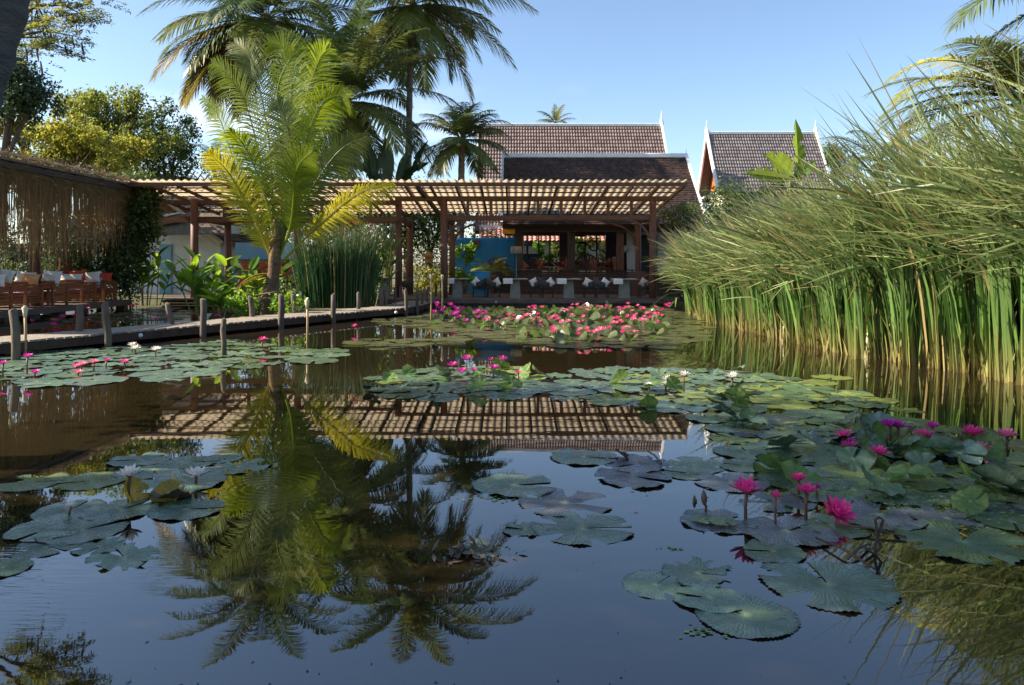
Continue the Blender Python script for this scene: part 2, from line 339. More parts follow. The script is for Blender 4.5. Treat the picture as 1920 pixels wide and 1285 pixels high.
def np_mesh(name, V, Fq, attr=None):
    me = bpy.data.meshes.new(name); V = np.asarray(V, np.float32); Fq = np.asarray(Fq, np.int32)
    k = Fq.shape[1]
    me.vertices.add(len(V)); me.vertices.foreach_set('co', V.ravel())
    me.loops.add(Fq.size); me.loops.foreach_set('vertex_index', Fq.ravel())
    me.polygons.add(len(Fq)); me.polygons.foreach_set('loop_start', np.arange(0, Fq.size, k, dtype=np.int32))
    me.polygons.foreach_set('loop_total', np.full(len(Fq), k, np.int32))
    if attr is not None:
        a = me.attributes.new('along', 'FLOAT', 'POINT'); a.data.foreach_set('value', np.asarray(attr, np.float32))
    me.update(calc_edges=True); me.validate(); return me

def unit(v): return v / np.maximum(np.linalg.norm(v, axis=-1, keepdims=True), 1e-9)
def leaves(C, size, aspect=.45, up=.5, jit=.35, fold=.0, dirs=None):
    """diamond leaves at the points C"""
    n = len(C); d = unit(rng.normal(size=(n, 3))) if dirs is None else unit(dirs + rng.normal(size=(n, 3)) * .35)
    d[:, 2] -= .15; d = unit(d)
    nr = rng.normal(size=(n, 3)); nr[:, 2] += up * 2.; nr = unit(nr)
    s = unit(np.cross(d, nr)); l = (size * (1 + jit * rng.uniform(-1, 1, n)))[:, None]
    a = C; b = C + d*l*.5 + s*l*aspect*.5; t = C + d*l; e = C + d*l*.5 - s*l*aspect*.5
    V = np.stack([a, b, t, e], 1).reshape(-1, 3); return V, np.arange(4*n).reshape(-1, 4)

def blob_points(blobs, per_clump=26, spread=.22):
    out = []
    for (x, y, z, rx, ry, rz, n) in blobs:
        k = max(1, n // per_clump)
        u = unit(rng.normal(size=(k, 3))); r = rng.uniform(.45, 1.0, (k, 1)) ** .6
        cc = u * r * np.array([rx, ry, rz]) * (1 + .18 * rng.normal(size=(k, 1)))
        pts = np.repeat(cc, per_clump, 0) + rng.normal(size=(k * per_clump, 3)) * np.array([rx, ry, rz]).min() * spread
        out.append(pts + np.array([x, y, z]))
    return np.concatenate(out)

def tree(label, base, blobs, leafmat, leaf=.16, trunk_r=.2, barkmat='bark', group=None, cat='tree', name='tree', aspect=.5, up=.6, per=26, spread=.22, split=0):
    t = thing(name, label, cat, base, 0, group); b = Vector(base)
    mb = MB(); cx = sum(q[0] for q in blobs)/len(blobs); cy = sum(q[1] for q in blobs)/len(blobs)
    zl = min(q[2]-q[5]*.6 for q in blobs); fork = Vector((b.x*.7+cx*.3, b.y*.7+cy*.3, max(b.z+.6, zl*.75+b.z*.25)))
    mb.tube([Vector((0,0,-.3)), (fork-b)*.5+Vector((.08,0,0)), fork-b], [trunk_r*1.25, trunk_r, trunk_r*.85], 8)
    tr = mb.build('trunk', barkmat, t, True)
    for q in blobs:
        c = Vector(q[:3]); l = MB(); mid = fork.lerp(c, .5) + Vector((random.uniform(-.2,.2), random.uniform(-.2,.2), .25))
        l.tube([fork-b, mid-b, c-b, c-b+Vector((random.uniform(-.4,.4)*q[3], 0, q[5]*.6))], [trunk_r*.6, trunk_r*.4, trunk_r*.25, trunk_r*.08], 6)
        for k in range(4):
            e = c + Vector((random.uniform(-.8,.8)*q[3], random.uniform(-.8,.8)*q[4], random.uniform(-.2,.8)*q[5]))
            l.tube([mid-b, mid.lerp(e,.6)-b+Vector((0,0,.1)), e-b], [trunk_r*.25, trunk_r*.15, trunk_r*.04], 5)
        l.build('limb', barkmat, t, True)
    if split:
        nb_ = []
        for (x_, y_, z_, rx, ry, rz_, n_) in blobs:
            for k in range(split):
                u_ = rng.normal(size=3)*.55; f_ = random.uniform(.4, .62); nb_.append((x_+u_[0]*rx, y_+u_[1]*ry, z_+u_[2]*rz_, rx*f_, ry*f_, rz_*f_, int(n_/split)))
        P = blob_points(nb_, per, spread)
    else: P = blob_points(blobs, per, spread)
    V, Q = leaves(P, leaf, aspect, up)
    V = V - np.array(base); put('crown', np_mesh('crown', V, Q), leafmat, t)
    return t

def smooth_path(pts, n):
    """Catmull-Rom through the points, n samples"""
    P = [Vector(p) for p in pts]; P = [P[0]*2-P[1]] + P + [P[-1]*2-P[-2]]; out = []; k = len(P) - 3
    for i in range(n):
        u = i / (n-1) * k; j = min(int(u), k-1); t = u - j; a, b, c, d = P[j:j+4]
        out.append(.5*((2*b) + (c-a)*t + (2*a-5*b+4*c-d)*t*t + (3*b-a-3*c+d)*t**3))
    return out

def frond_mesh(pts, L, side=None, pairs=42, droop=.35, width=.05, start=.14, rr=.03, lift=.25, view=None, ang0=35, ang1=68):
    """one feather frond: rachis plus separate leaflets"""
    n = pairs; path = smooth_path(pts, n + 6); N = len(path); mb = MB()
    mb.tube(path[::3] + [path[-1]], [rr*(1-.85*i/(len(path[::3]))) for i in range(len(path[::3])+1)], 5)
    for i in range(N):
        t = i/(N-1)
        if t < start: continue
        T = (path[min(i+1, N-1)] - path[max(i-1, 0)]).normalized()
        if view is not None: S = T.cross(Vector(view))
        else: S = Vector(side) - T*Vector(side).dot(T)
        if S.length < 1e-3: S = T.orthogonal()
        S.normalize(); Nn = S.cross(T)
        if Nn.z < 0: Nn = -Nn
        u = (t-start)/(1-start); ll = L*(.30 + .70*math.sin(math.pi*min(1, .12+.80*u)))*(1-.45*u**4)
        for sg in (-1, 1):
            a = R(ang0 + (ang1-ang0)*u*.8 + random.uniform(-7, 7)); a = R(90) - (R(90)-a)*1.0
            d = (S*sg*math.cos(a*.85) + T*math.sin(a*.85) + Nn*(lift*random.uniform(.3,1.2))).normalized()
            l = ll*random.uniform(.85, 1.1); wv = (T - d*T.dot(d)).normalized(); w = width*(.6+.4*(1-u))
            pr = []; p0 = path[i]
            for s_, ws in ((0, .5), (.3, 1), (.66, .75), (1, .06)):
                q = p0 + d*l*s_ + Vector((0, 0, -1))*droop*l*s_*s_*random.uniform(.85, 1.15)
                pr += [q + wv*w*ws*.5, q - wv*w*ws*.5]
            mb.add(pr, [(0,1,3,2),(2,3,5,4),(4,5,7,6)])
    return mb

def palm(label, base, top, fronds, lean=(0,0), r=.14, mats=('frond','frond_dark'), L=.75, flen=3.6, group=None, name='coconut_palm', bark='palm_bark', droop=.5, width=.055, pairs=40, sheath=True):
    """fronds: list of (azimuth deg, start elevation deg, length factor, sag, material key or None)"""
    t = thing(name, label, 'palm tree', base, 0, group); b = Vector(base); top = Vector(top); d = top - b
    pts = []; rad = []; n = 26
    for i in range(n+1):
        u = i/n; p = d*u; p.x += lean[0]*math.sin(math.pi*u); p.y += lean[1]*math.sin(math.pi*u)
        pts.append(p + Vector((0,0,-.3 if i == 0 else 0))); rad.append(r*(1.35 - .35*min(1,u*6))*(1-.3*u)*(1.06 if i % 2 else .97))
    MB().tube(pts, rad, 10).build('trunk', bark, t, True)
    if sheath:
        MB().tube([d+Vector((0,0,-.5)), d+Vector((0,0,-.15)), d+Vector((0,0,.35))], [r*.75, r*1.5, r*.8], 9).build('leaf_sheath', 'leaf_sheath', t, True)
        for k in range(5):
            a = random.uniform(0, 6.28); c = d + Vector((math.cos(a)*.24, math.sin(a)*.24, -.3+random.uniform(-.1,.1)))
            MB().lathe([(0,-.13),(.09,-.07),(.11,0),(.09,.08),(0,.13)], 8, c).build('coconut', 'leaf_sheath', t, True)
    for (az, el, lf, sag, mk) in fronds:
        a = R(az); h = Vector((math.sin(a), math.cos(a), 0)); l = flen*lf; P = []; e = R(el); p = Vector(d)
        for i in range(7):
            P.append(p.copy()); p = p + (h*math.cos(e) + Vector((0,0,1))*math.sin(e))*l/6; e -= R(sag)/6*(.5+.17*i)
        mb = frond_mesh(P, L*(.85+.15*lf), side=(math.cos(a), -math.sin(a), random.uniform(-.25,.25)), droop=droop, width=width, pairs=pairs)
        mb.build('frond', mk or random.choice(mats), t)
    return t

# ------------------------------------------------------------------ ground and water
def x_right(y):                          # front line of the reed bed
    return np.interp(y, [2, 5, 8, 10, 11, 13.7, 17, 21.7, 26], [7.6, 7.4, 7.1, 6.95, 6.7, 5.95, 5.75, 5.6, 6.2])
def bank(x, y):
    """1 on land, 0 in the pond"""
    water = (y > 1.9) & (y < 30.5) & (x > -17) & (x < x_right(y) + 1.6)
    isl = ((x + 7.0)/2.7)**2 + ((y - 25.3)/4.2)**2 < 1
    far = y > 31.5
    return np.where((water & ~isl & ~far), 0., 1.)
gx = np.concatenate([[-900,-400,-150,-70,-40,-28], np.arange(-20, 14.1, .5), [18,28,45,80,160,420,900]])
gy = np.concatenate([[-300,-100,-30,-10,-3,0,1], np.arange(1.5, 36.1, .5), [40,48,60,85,140,300,900,2000]])
X, Y = np.meshgrid(gx, gy); Bk = bank(X, Y)
Z = np.where(Bk > .5, .16 + .03*np.sin(X*1.3)*np.cos(Y*.9), -.55)
V = np.stack([X, Y, Z], -1).reshape(-1, 3); nx_, ny_ = len(gx), len(gy)
I = np.arange(nx_*ny_).reshape(ny_, nx_)
Q = np.stack([I[:-1,:-1], I[:-1,1:], I[1:,1:], I[1:,:-1]], -1).reshape(-1, 4)
tag(put('ground', np_mesh('ground', V, Q), 'soil', smooth=True), 'dark soil and turf around the pond', kind='structure')
wat = MB().add([(-26, -1, 0), (14, -1, 0), (14, 34, 0), (-26, 34, 0)], [(0,1,2,3)]).build('pond_water', 'water')
tag(wat, 'still dark brown pond water mirroring sky and palms', kind='structure')

# ------------------------------------------------------------------ roofs
def wave_roof(o, u, v, ul, vl, nu, nv, amp=.05, step=.05, per=4):
    """rows of barrel tiles: o top corner, u along the ridge, v down the slope"""
    o, u, v = np.array(o, float), np.array(u, float), np.array(v, float); u /= np.linalg.norm(u); v /= np.linalg.norm(v)
    n = np.cross(v, u); n = n if n[2] > 0 else -n
    V = []; Fq = []; m = nu*per + 1; xs = np.linspace(0, ul, m); pr = amp*np.abs(np.sin(np.pi*xs/ul*nu))
    k = 0
    for j in range(nv):
        for c in range(nu):                       # one tile = its own island
            sl = slice(c*per, c*per+per+1); x = xs[sl]; h = pr[sl]; jt = random.uniform(-.008, .008)
            a = o + np.outer(x, u) + v*(vl*j/nv) + np.outer(h, n)
            b = o + np.outer(x, u) + v*(vl*(j+1)/nv + .03 + jt) + np.outer(h+step, n)
            e = b - n*step*.8
            V += [a, b, e]; q = per+1
            for i in range(per):
                Fq.append((k+i, k+i+1, k+q+i+1, k+q+i)); Fq.append((k+q+i, k+q+i+1, k+2*q+i+1, k+2*q+i))
            k += 3*q
    return np.concatenate(V), np.array(Fq)
def shingle_roof(o, u, v, ul, vl, nu, nv, th=.03, jit=.02):
    o, u, v = Vector(o), Vector(u).normalized(), Vector(v).normalized(); n = v.cross(u); n = n if n.z > 0 else -n
    V = []; Fq = []; k = 0
    for j in range(nv):
        off = random.uniform(0, 1)
        for i in range(-1, nu):
            x0 = max(0, (i+off)*ul/nu); x1 = min(ul, (i+1+off)*ul/nu - .008)
            if x1 - x0 < .02: continue
            y0 = vl*j/nv; y1 = vl*(j+1)/nv + .03 + random.uniform(-jit, jit); h = th + random.uniform(-.2, .35)*th
            a, b, c, d = o+u*x0+v*y0, o+u*x1+v*y0, o+u*x1+v*y1+n*h, o+u*x0+v*y1+n*h
            V += [a, b, c, d, c-n*h*.8, d-n*h*.8]; Fq += [(k, k+1, k+2, k+3), (k+3, k+2, k+4, k+5)]; k += 6
    return np.array([tuple(p) for p in V]), np.array(Fq)

def spire(parent, p, h, m='white_trim'):
    MB().tube([p, p+Vector((0,0,h*.25)), p+Vector((0,0,h*.5)), p+Vector((0,0,h))], [h*.17, h*.13, h*.05, .008], 6).build('finial', m, parent)

def gable_house(name, label, xl, xr, yr, zr, yf, zf, roofmat, nu, nv, wall_m, tiles='wave', gable_m=None, trim=.28, spires=(True, True), sph=.9, flare=0., overhang=.7):
    """ridge along X at (yr, zr); front eave at (yf, zf), back eave mirrored"""
    t = thing(name, label, 'house', ((xl+xr)/2, yf+overhang, 0)); b = Vector(t.location)
    yb = 2*yr - yf
    o = (xl-b.x, yr-b.y, zr); v = (0, yf-yr, zf-zr); vl = math.hypot(yf-yr, zf-zr)
    Vv, Qq = (wave_roof if tiles == 'wave' else shingle_roof)(o, (1,0,0), v, xr-xl, vl, nu, nv)
    rt = put('roof_tiles', np_mesh('roof_tiles', Vv, Qq), roofmat, t); tag(rt, kind='stuff')
    rb = MB()                                        # solid roof body below the tiles
    e = .05
    rb.add([(xl-b.x,yf-b.y,zf-e),(xr-b.x,yf-b.y,zf-e),(xr-b.x,yr-b.y,zr-e),(xl-b.x,yr-b.y,zr-e),(xl-b.x,yb-b.y,zf-e),(xr-b.x,yb-b.y,zf-e),
            (xl-b.x,yf-b.y+.1,zf-e-.15),(xr-b.x,yf-b.y+.1,zf-e-.15),(xr-b.x,yr-b.y,zr-e-.2),(xl-b.x,yr-b.y,zr-e-.2),(xl-b.x,yb-b.y-.1,zf-e-.15),(xr-b.x,yb-b.y-.1,zf-e-.15)],
           [(0,1,2,3),(3,2,5,4),(7,6,9,8),(8,9,10,11),(0,6,7,1),(4,5,11,10),(0,3,9,6),(3,4,10,9),(1,7,8,2),(2,8,11,5)])
    rb.build('roof_deck', 'timber_dark', t)
    MB().box(xl-b.x-.05, xr-b.x+.05, yr-b.y-.13, yr-b.y+.13, zr-.02, zr+.2, .03).build('ridge_cap', 'white_trim', t)
    for x, sp_ in ((xl, spires[0]), (xr, spires[1])):
        sg = -1 if x == xl else 1
        for ye, side in ((yf, 0), (yb, 1)):
            # slightly concave barge board
            mid = Vector((x-b.x+sg*.06, (yr+ye)/2-b.y, (zr+zf)/2 - .12)); A = Vector((x-b.x+sg*.06, yr-b.y, zr+.1)); C = Vector((x-b.x+sg*(.06+flare), ye-b.y, zf+.02))
            pth = smooth_path([A, mid, C], 8); m2 = MB()
            for p, q in zip(pth[:-1], pth[1:]): m2.bar(p, q, .12, trim, (0, 0, 1))
            m2.build('barge_board', 'white_trim', t)
        if sp_: spire(t, Vector((x-b.x+sg*.06, yr-b.y, zr+.12)), sph)
    y0, y1 = yf+overhang-b.y, yb-overhang-b.y
    zt = zf + overhang*(zr-zf)/(yr-yf) - .25
    if wall_m:
        w = MB(); xa, xb = xl+.9-b.x, xr-.9-b.x
        w.box(xa, xb, y0, y1, 0.1, zt); w.build('wall', wall_m, t)
        for xx in (xa-.06, xb+.06):
            g = MB(); g.add([(xx-.05,y0,zt),(xx+.05,y0,zt),(xx-.05,y1,zt),(xx+.05,y1,zt),(xx-.05,yr-b.y,zr-.35),(xx+.05,yr-b.y,zr-.35)],
                            [(0,2,4),(1,5,3),(0,4,5,1),(2,3,5,4),(0,1,3,2)]); g.build('gable_wall', gable_m or wall_m, t)
    return t

big = gable_house('tiled_house', 'large house with tall brown tiled roof and white ridge behind the low dark roof', -2.3, 10.35, 52, 11.25, 46.2, 3.7, 'tile_brown', 66, 27, 'cream_wall', sph=1.0, spires=(False, True), trim=.3)
rh = gable_house('grey_roof_house', 'house with steep grey tiled roof, white finials and orange gable', 14.3, 22.15, 54.6, 11.15, 51.5, 6.6, 'tile_grey', 42, 17, 'cream_wall', gable_m='orange_board', sph=.95, trim=.34, overhang=.5)
bw = Vector(rh.location)
# white inner frame of the orange gable and gutter
g = MB(); g.bar((14.3-.15-bw.x, 51.9-bw.y, 6.5), (14.3-.15-bw.x, 57.4-bw.y, 6.5), .5, .12); g.build('gutter', 'white_trim', rh)
g = MB(); g.add([(14.9-bw.x, 51.9-bw.y, 6.6), (14.9-bw.x, 53.6-bw.y, 6.6), (14.9-bw.x, 52.9-bw.y, 8.2), (14.98-bw.x, 51.9-bw.y, 6.6), (14.98-bw.x, 53.6-bw.y, 6.6), (14.98-bw.x, 52.9-bw.y, 8.2)], [(0,1,2),(5,4,3),(0,3,4,1),(1,4,5,2),(2,5,3,0)])
g.build('gable_panel', 'white_wall', rh)

# restaurant with the low dark shingle roof: open front, glazed back wall
XL, XR, YR, ZR, YF, ZF = -.42, 8.85, 38.2, 7.1, 34.0, 3.45
rest = gable_house('restaurant', 'open restaurant hall under a low dark shingle roof with white edges', XL, XR, YR, ZR, YF, ZF, 'shingle', 75, 38, None, tiles='shingle', spires=(False, False), trim=.24)
rb_ = Vector(rest.location)
def rbox(name, m, x0, x1, y0, y1, z0, z1, par=rest, bev=0):
    return MB().box(x0-rb_.x, x1-rb_.x, y0-rb_.y, y1-rb_.y, z0, z1, bev).build(name, m, par)
spire(rest, Vector((XL-rb_.x-.06, YR-rb_.y, ZR+.1)), .35); spire(rest, Vector((XR-rb_.x+.06, YR-rb_.y, ZR+.1)), .35)
rbox('floor_slab', 'timber_dark', XL-.75, XR-.2, 34.0, 41.5, .1, 1.02)
rbox('eave_beam', 'timber_dark', XL+.1, XR-.3, 34.25, 34.55, 3.12, 3.36)
for xx in (.35, 2.75, 5.0, 7.9): rbox('column', 'timber_dark' if xx != 5.0 else 'timber_red', xx-.16, xx+.16, 34.4, 34.72, 1.02, 3.15)
rbox('wall', 'white_wall', 5.55, 8.4, 36.0, 36.15, 1.02, 4.6)
rbox('door', 'black_metal', 6.15, 7.0, 35.94, 35.995, 1.02, 3.05)
rbox('wall', 'timber_dark', 8.1, 8.3, 36.16, 41.3, 1.02, 4.0)
# back wall at D = 40 with big windows
YB = 40.2
def bx(px): return (px-960)/F*YB
def bz(py): return H-(py-YH)/F*YB
rbox('window_head', 'timber_dark', XL, 8.1, YB, YB+.15, bz(430), bz(405)+.6)
rbox('window_sill', 'timber_dark', XL, 8.1, YB-.1, YB+.15, 1.02+.5, bz(492))
for a, b2 in ((964, 980), (1049, 1071), (1136, 1160), (1160, 1180)):
    rbox('pier', 'timber_dark', bx(a), bx(b2), YB-.06, YB+.17, 1.02, bz(430))
for px in (988, 1010, 1031, 1076, 1097, 1119):
    rbox('window_bar', 'black_metal', bx(px)-.035, bx(px)+.035, YB+.02, YB+.08, bz(492), bz(430))
for py in (443, 455, 478): rbox('window_bar', 'black_metal', bx(1076), bx(1097), YB+.03, YB+.07, bz(py)-.03, bz(py)+.03)
for s_, cx_, cz_ in ((1, 1092, 468), (-1, 1112, 463)):        # scrolled iron ornament
    pts = [(bx(cx_)+s_*math.cos(k*.5)*(.42-.022*k)-rb_.x, YB-.02-rb_.y, bz(cz_)+math.sin(k*.5)*(.40-.02*k)) for k in range(15)]
    MB().tube(pts, .035, 6).build('scroll_ornament', 'black_metal', rest)
# steps up to the hall
st = thing('dark_steps', 'wide dark timber steps between deck and restaurant hall', 'steps', (3.0, 33.3, .31))
for k in range(4):
    MB().box(-2.9, 2.6, -.55+.28*k, .68, .003+.175*k, .175*(k+1), .008).build('step', 'timber_dark', st)

# ------------------------------------------------------------------ decks and pergola
ZD = .31
dk = bpy.data.objects.new('deck', None); COL.objects.link(dk); tag(dk, 'brown timber dining deck over the water', kind='structure')
pm = MB().box(-5.65, 5.65, -.07, .07, -.04, 0).mesh('plank')
for k in range(38):
    put('plank', pm, 'plank_brown', dk, loc=(.25, 28.47+.15*k, ZD + random.uniform(-.003, .003)))
MB().box(-5.4, 5.9, 28.36, 28.392, ZD-.17, ZD-.005).build('fascia', 'plank_brown', dk)
MB().box(-5.3, 5.8, 28.45, 28.6, -.1, ZD-.045).build('beam', 'timber_dark', dk)
for xx in np.linspace(-5, 5.6, 8): MB().tube([(xx, 28.7, -.6), (xx, 28.7, ZD-.05)], .1, 8).build('pile', 'timber_dark', dk)
for k, (px) in enumerate((930, 1138)):
    p = at(px, 0, 28.33); MB().lathe([(0,-.05),(.04,-.04),(.05,0),(.04,.04),(0,.05)], 8, (p.x, 28.33, ZD-.12)).build('deck_light', 'shade_pale', dk)
pm2 = MB().box(-4.55, 4.55, -.07, .07, -.04, 0).mesh('plank')
for k in range(36):
    put('plank', pm2, 'plank_brown', dk, loc=(-9.95, 29.3+.15*k, ZD-.012 + random.uniform(-.003, .003)))

pg = thing('pergola', 'long timber pergola with red brown columns and pale corrugated roof', 'pergola', (-3.6, 29, 0)); pb = Vector(pg.location)
def pbar(name, m, a, b2, w, h, up=(0,0,1)): return MB().bar(Vector(a)-pb, Vector(b2)-pb, w, h, up).build(name, m, pg)
X0, X1 = -14.3, 6.35; YE, YBk = 27.2, 33.3; ZE, ZB = 4.48, 3.88
def roof_z(y): return ZE + (ZB-ZE)*(y-YE)/(YBk-YE)
cols = [(-2.62, 28.75, 4.15, .14), (5.42, 28.75, 4.1, .14), (-4.52, 29.75, 4.25, .14), (-12.55, 29.5, 4.2, .15), (-8.5, 29.6, 4.2, .14),
        (-2.6, 32.3, 3.75, .13), (5.45, 32.3, 3.75, .13), (-4.53, 33.1, 3.7, .15), (-12.6, 33.1, 3.7, .15), (-8.5, 33.1, 3.7, .14)]
for (x, y, zt, r) in cols:
    MB().tube([(x-pb.x, y-pb.y, -.2 if y < 29 else .2), (x-pb.x+.01, y-pb.y, 1.8), (x-pb.x, y-pb.y, zt)], [r*1.03, r, r*.96], 14).build('column', 'timber_red', pg, True)
    if y < 29: MB().tube([(x-pb.x, y-pb.y, -.5), (x-pb.x, y-pb.y, .12)], r*1.12, 14).build('footing', 'concrete', pg, True)
# corrugated roof sheets: three overlapping courses, each course in panels
nsh = 12; xw = (X1-X0)/nsh
for c in range(4):
    ya = YE-.25 + (YBk+.5-YE)*c/4; yb_ = YE-.25 + (YBk+.5-YE)*(c+1)/4 + .12
    for k in range(nsh):
        xs = np.linspace(X0+xw*k, X0+xw*(k+1)-.01, 8*6+1); am = .035*np.sin((xs-X0)*2*np.pi/.27); zz = .16 - .02*c + random.uniform(-.006, .006)
        a = np.stack([xs-pb.x, np.full_like(xs, ya-pb.y), roof_z(ya)+zz+am], 1); b2 = np.stack([xs-pb.x, np.full_like(xs, yb_-pb.y), roof_z(yb_)+zz+am], 1)
        n = len(xs); Vv = np.concatenate([a, b2]); i = np.arange(n-1)
        put('roof_sheet', np_mesh('roof_sheet', Vv, np.stack([i, i+1, n+i+1, n+i], 1)), 'roof_sheet', pg)
for k, y in enumerate(np.linspace(YE+.75, YBk-.1, 7)):         # battens
    pbar('batten', 'timber_beam', (X0, y, roof_z(y)+.075), (X1-.1, y, roof_z(y)+.075), .06, .05)
pbar('fascia', 'timber_beam', (X0, YE-.1, roof_z(YE)+.04), (X1, YE-.1, roof_z(YE)+.04), .05, .15)
x = X0+.3
while x < X1:
    pbar('rafter', 'timber_beam', (x, YE-.05, roof_z(YE)-.02), (x, YBk+.1, roof_z(YBk)-.02), .07, .11); x += .92
pbar('hip_rafter', 'timber_dark', (-3.42, YE-.05, roof_z(YE)-.06), (-3.2, YBk, roof_z(YBk)-.06), .13, .16)
for (xa, xb, y, z, h) in ((-4.5, X1-.3, 28.75, roof_z(28.75)-.17, .15), (-2.62, 5.42, 28.75, 3.42, .17), (-14, -4.5, 29.6, roof_z(29.6)-.17, .15), (-14, -4.5, 29.6, 3.40, .22),
                          (-2.6, 5.45, 32.3, 3.62, .22), (-14, -4.5, 33.1, 3.55, .22)):
    pbar('beam', 'timber_beam', (xa, y, z), (xb, y, z), .13, h)
for xx in np.linspace(-1.7, 4.6, 8): pbar('strut', 'timber_beam', (xx, 28.75, 3.5), (xx, 28.75, roof_z(28.75)-.1), .11, .1)
for xx in np.linspace(-11.4, -5.6, 7): pbar('strut', 'timber_beam', (xx, 29.6, 3.5), (xx, 29.6, roof_z(29.6)-.1), .11, .1)
for (x, sg) in ((-2.62, 1), (5.42, -1)):
    for y in (28.75, 32.3):
        pts = [Vector((x+sg*(.12+.95*math.sin(a)), y, 2.5+.85*(1-math.cos(a)))) - pb for a in np.linspace(0, 1.5, 8)]
        pts = [Vector((x+sg*(.12+1.0*(1-math.cos(a))), y, 2.45+.9*math.sin(a))) - pb for a in np.linspace(0, 1.5, 8)]
        mb = MB(); [mb.bar(p, q, .09, .11, (0,1,0)) for p, q in zip(pts[:-1], pts[1:])]; mb.build('curved_brace', 'timber_red', pg)
for (x, y0, y1, z) in ((-4.52, 29.75, 33.1, 3.45), (-12.6, 29.5, 33.1, 3.45), (-2.61, 28.75, 32.3, 3.5), (5.43, 28.75, 32.3, 3.5)):
    pbar('beam', 'timber_dark', (x, y0, z), (x, y1, z-.03), .12, .2)

# ------------------------------------------------------------------ walkway
wk = thing('walkway', 'weathered grey plank walkway on stub posts crossing the pond', 'walkway', (-5.8, 19, 0)); wb_ = Vector(wk.location)
front = [Vector(p) for p in ((-11.6, 9.1, 0), (-8.9, 13.0, 0), (-5.85, 19.0, 0), (-4.35, 21.9, 0), (-3.45, 23.6, 0), (-3.05, 25.5, 0), (-2.95, 28.3, 0))]
wp = []                                           # dense front edge
for a, b2 in zip(front[:-1], front[1:]):
    n = int((b2-a).length/.04); wp += [a.lerp(b2, i/n) for i in range(n)]
ZW = .25; s = 0; last = None; pl = MB().box(0, 1.15, -.07, .07, -.035, 0).mesh('plank')
for i in range(0, len(wp)-4, 4):
    d = (wp[min(i+6, len(wp)-1)] - wp[max(i-6, 0)]).normalized(); nrm = Vector((-d.y, d.x, 0))
    put('plank', pl, 'plank_grey', wk, loc=wp[i]-wb_+Vector((0,0,ZW+random.uniform(-.006,.006)))+nrm*random.uniform(-.03,.03),
        rot=(0, 0, math.atan2(nrm.y, nrm.x)+random.uniform(-.01,.01)))
for off in (.08, 1.05):
    m2 = MB()
    for j in range(0, len(wp)-20, 20):
        a, b2 = wp[j], wp[min(j+20, len(wp)-1)]; d = (b2-a).normalized(); nrm = Vector((-d.y, d.x, 0))
        m2.bar(a-wb_+nrm*off+Vector((0,0,ZW-.12)), b2-wb_+nrm*off+Vector((0,0,ZW-.12)), .09, .16)
    m2.build('edge_beam', 'timber_dark', wk)
def wpost(px, yt, yb, lean=0., r=.085, back=False):
    r *= .68
    """post whose foot meets the deck edge at the pixel (px, yb)"""
    p = on(px, yb, ZW if not back else ZW); top = at(px+lean, yt, p.y)
    dn = (p-top).normalized(); foot = Vector((p.x, p.y, -.5))
    ck = Vector((random.uniform(-.02,.02), 0, random.uniform(-.02,.02)))
    MB().tube([foot-wb_, p-wb_+Vector((0,0,0)), p.lerp(top,.5)-wb_+ck, top-wb_, top-wb_+Vector((random.uniform(-.02,.02),0,.015))], [r*1.05, r, r*1.02, r*.95, r*.75], 9).build('post', 'post_grey', wk, True)
for a in ((30,582,648,-6,.1), (203,570,627,-6,.1), (381,562,612,0,.1), (527,554,598,0,.11), (625,553,589,0,.1), (762,544,577,-2,.085), (782,543,573,0,.08), (791,542,570,3,.075),
          (148,573,621,2,.1), (322,570,608,-8,.09), (473,557,594,-4,.1), (555,548,587,-6,.11), (672,550,580,0,.09), (715,541,574,0,.1), (724,545,573,-3,.08), (741,541,566,0,.075),
          (751,537,561,0,.075), (801,539,567,0,.075), (816,533,559,2,.075), (420,600,640,0,.07)):
    wpost(*a)
for k in range(0, len(wp), 55):                    # hidden piles
    MB().tube([wp[k]-wb_+Vector((-.5,.3,-.6)), wp[k]-wb_+Vector((-.5,.3,.1))], .07, 7).build('pile', 'post_grey', wk)
for px, py in ((262, 629), (398, 606), (590, 597), (740, 588)):
    p = on(px, py-6, .2); MB().lathe([(0,-.05),(.04,-.035),(.055,0),(.04,.035),(0,.05)], 8, p-wb_+Vector((.06,-.1,-.06))).build('lamp_globe', 'white_trim', wk, True)

torch_lab = {47: 'bamboo torch at the left end of the walkway beside stub post', 576: 'bamboo torch standing in the water before the leaning palm',
             563: 'bamboo torch behind the walkway next to a leaning stub', 808: 'bamboo torch just left of the front pergola column', 829: 'bamboo torch in front of the left pergola column',
             694: 'bamboo torch beside the large leaves and covered table'}
for px, yt, yb in ((47, 575, 664), (576, 562, 640), (563, 547, 592), (808, 515, 600), (829, 516, 596), (694, 528, 576)):
    p = on(px, yb); top = at(px, yt, p.y); t = thing('bamboo_torch', torch_lab[px], 'torch', p, 0, 'bamboo torches along the walkway'); h = top.z
    MB().tube([(0,0,-.5), (.01,0,h*.5), (0,0,h-.16)], [.026,.024,.024], 7).build('pole', 'bamboo', t, True)
    MB().lathe([(.026,h-.2),(.035,h-.12),(.055,h-.02),(.05,h-.015)], 9).build('cup', 'torch_cup', t, True)
    MB().lathe([(.03,h-.02),(.035,h),(.02,h+.015)], 8).build('wick', 'torch_cup', t)

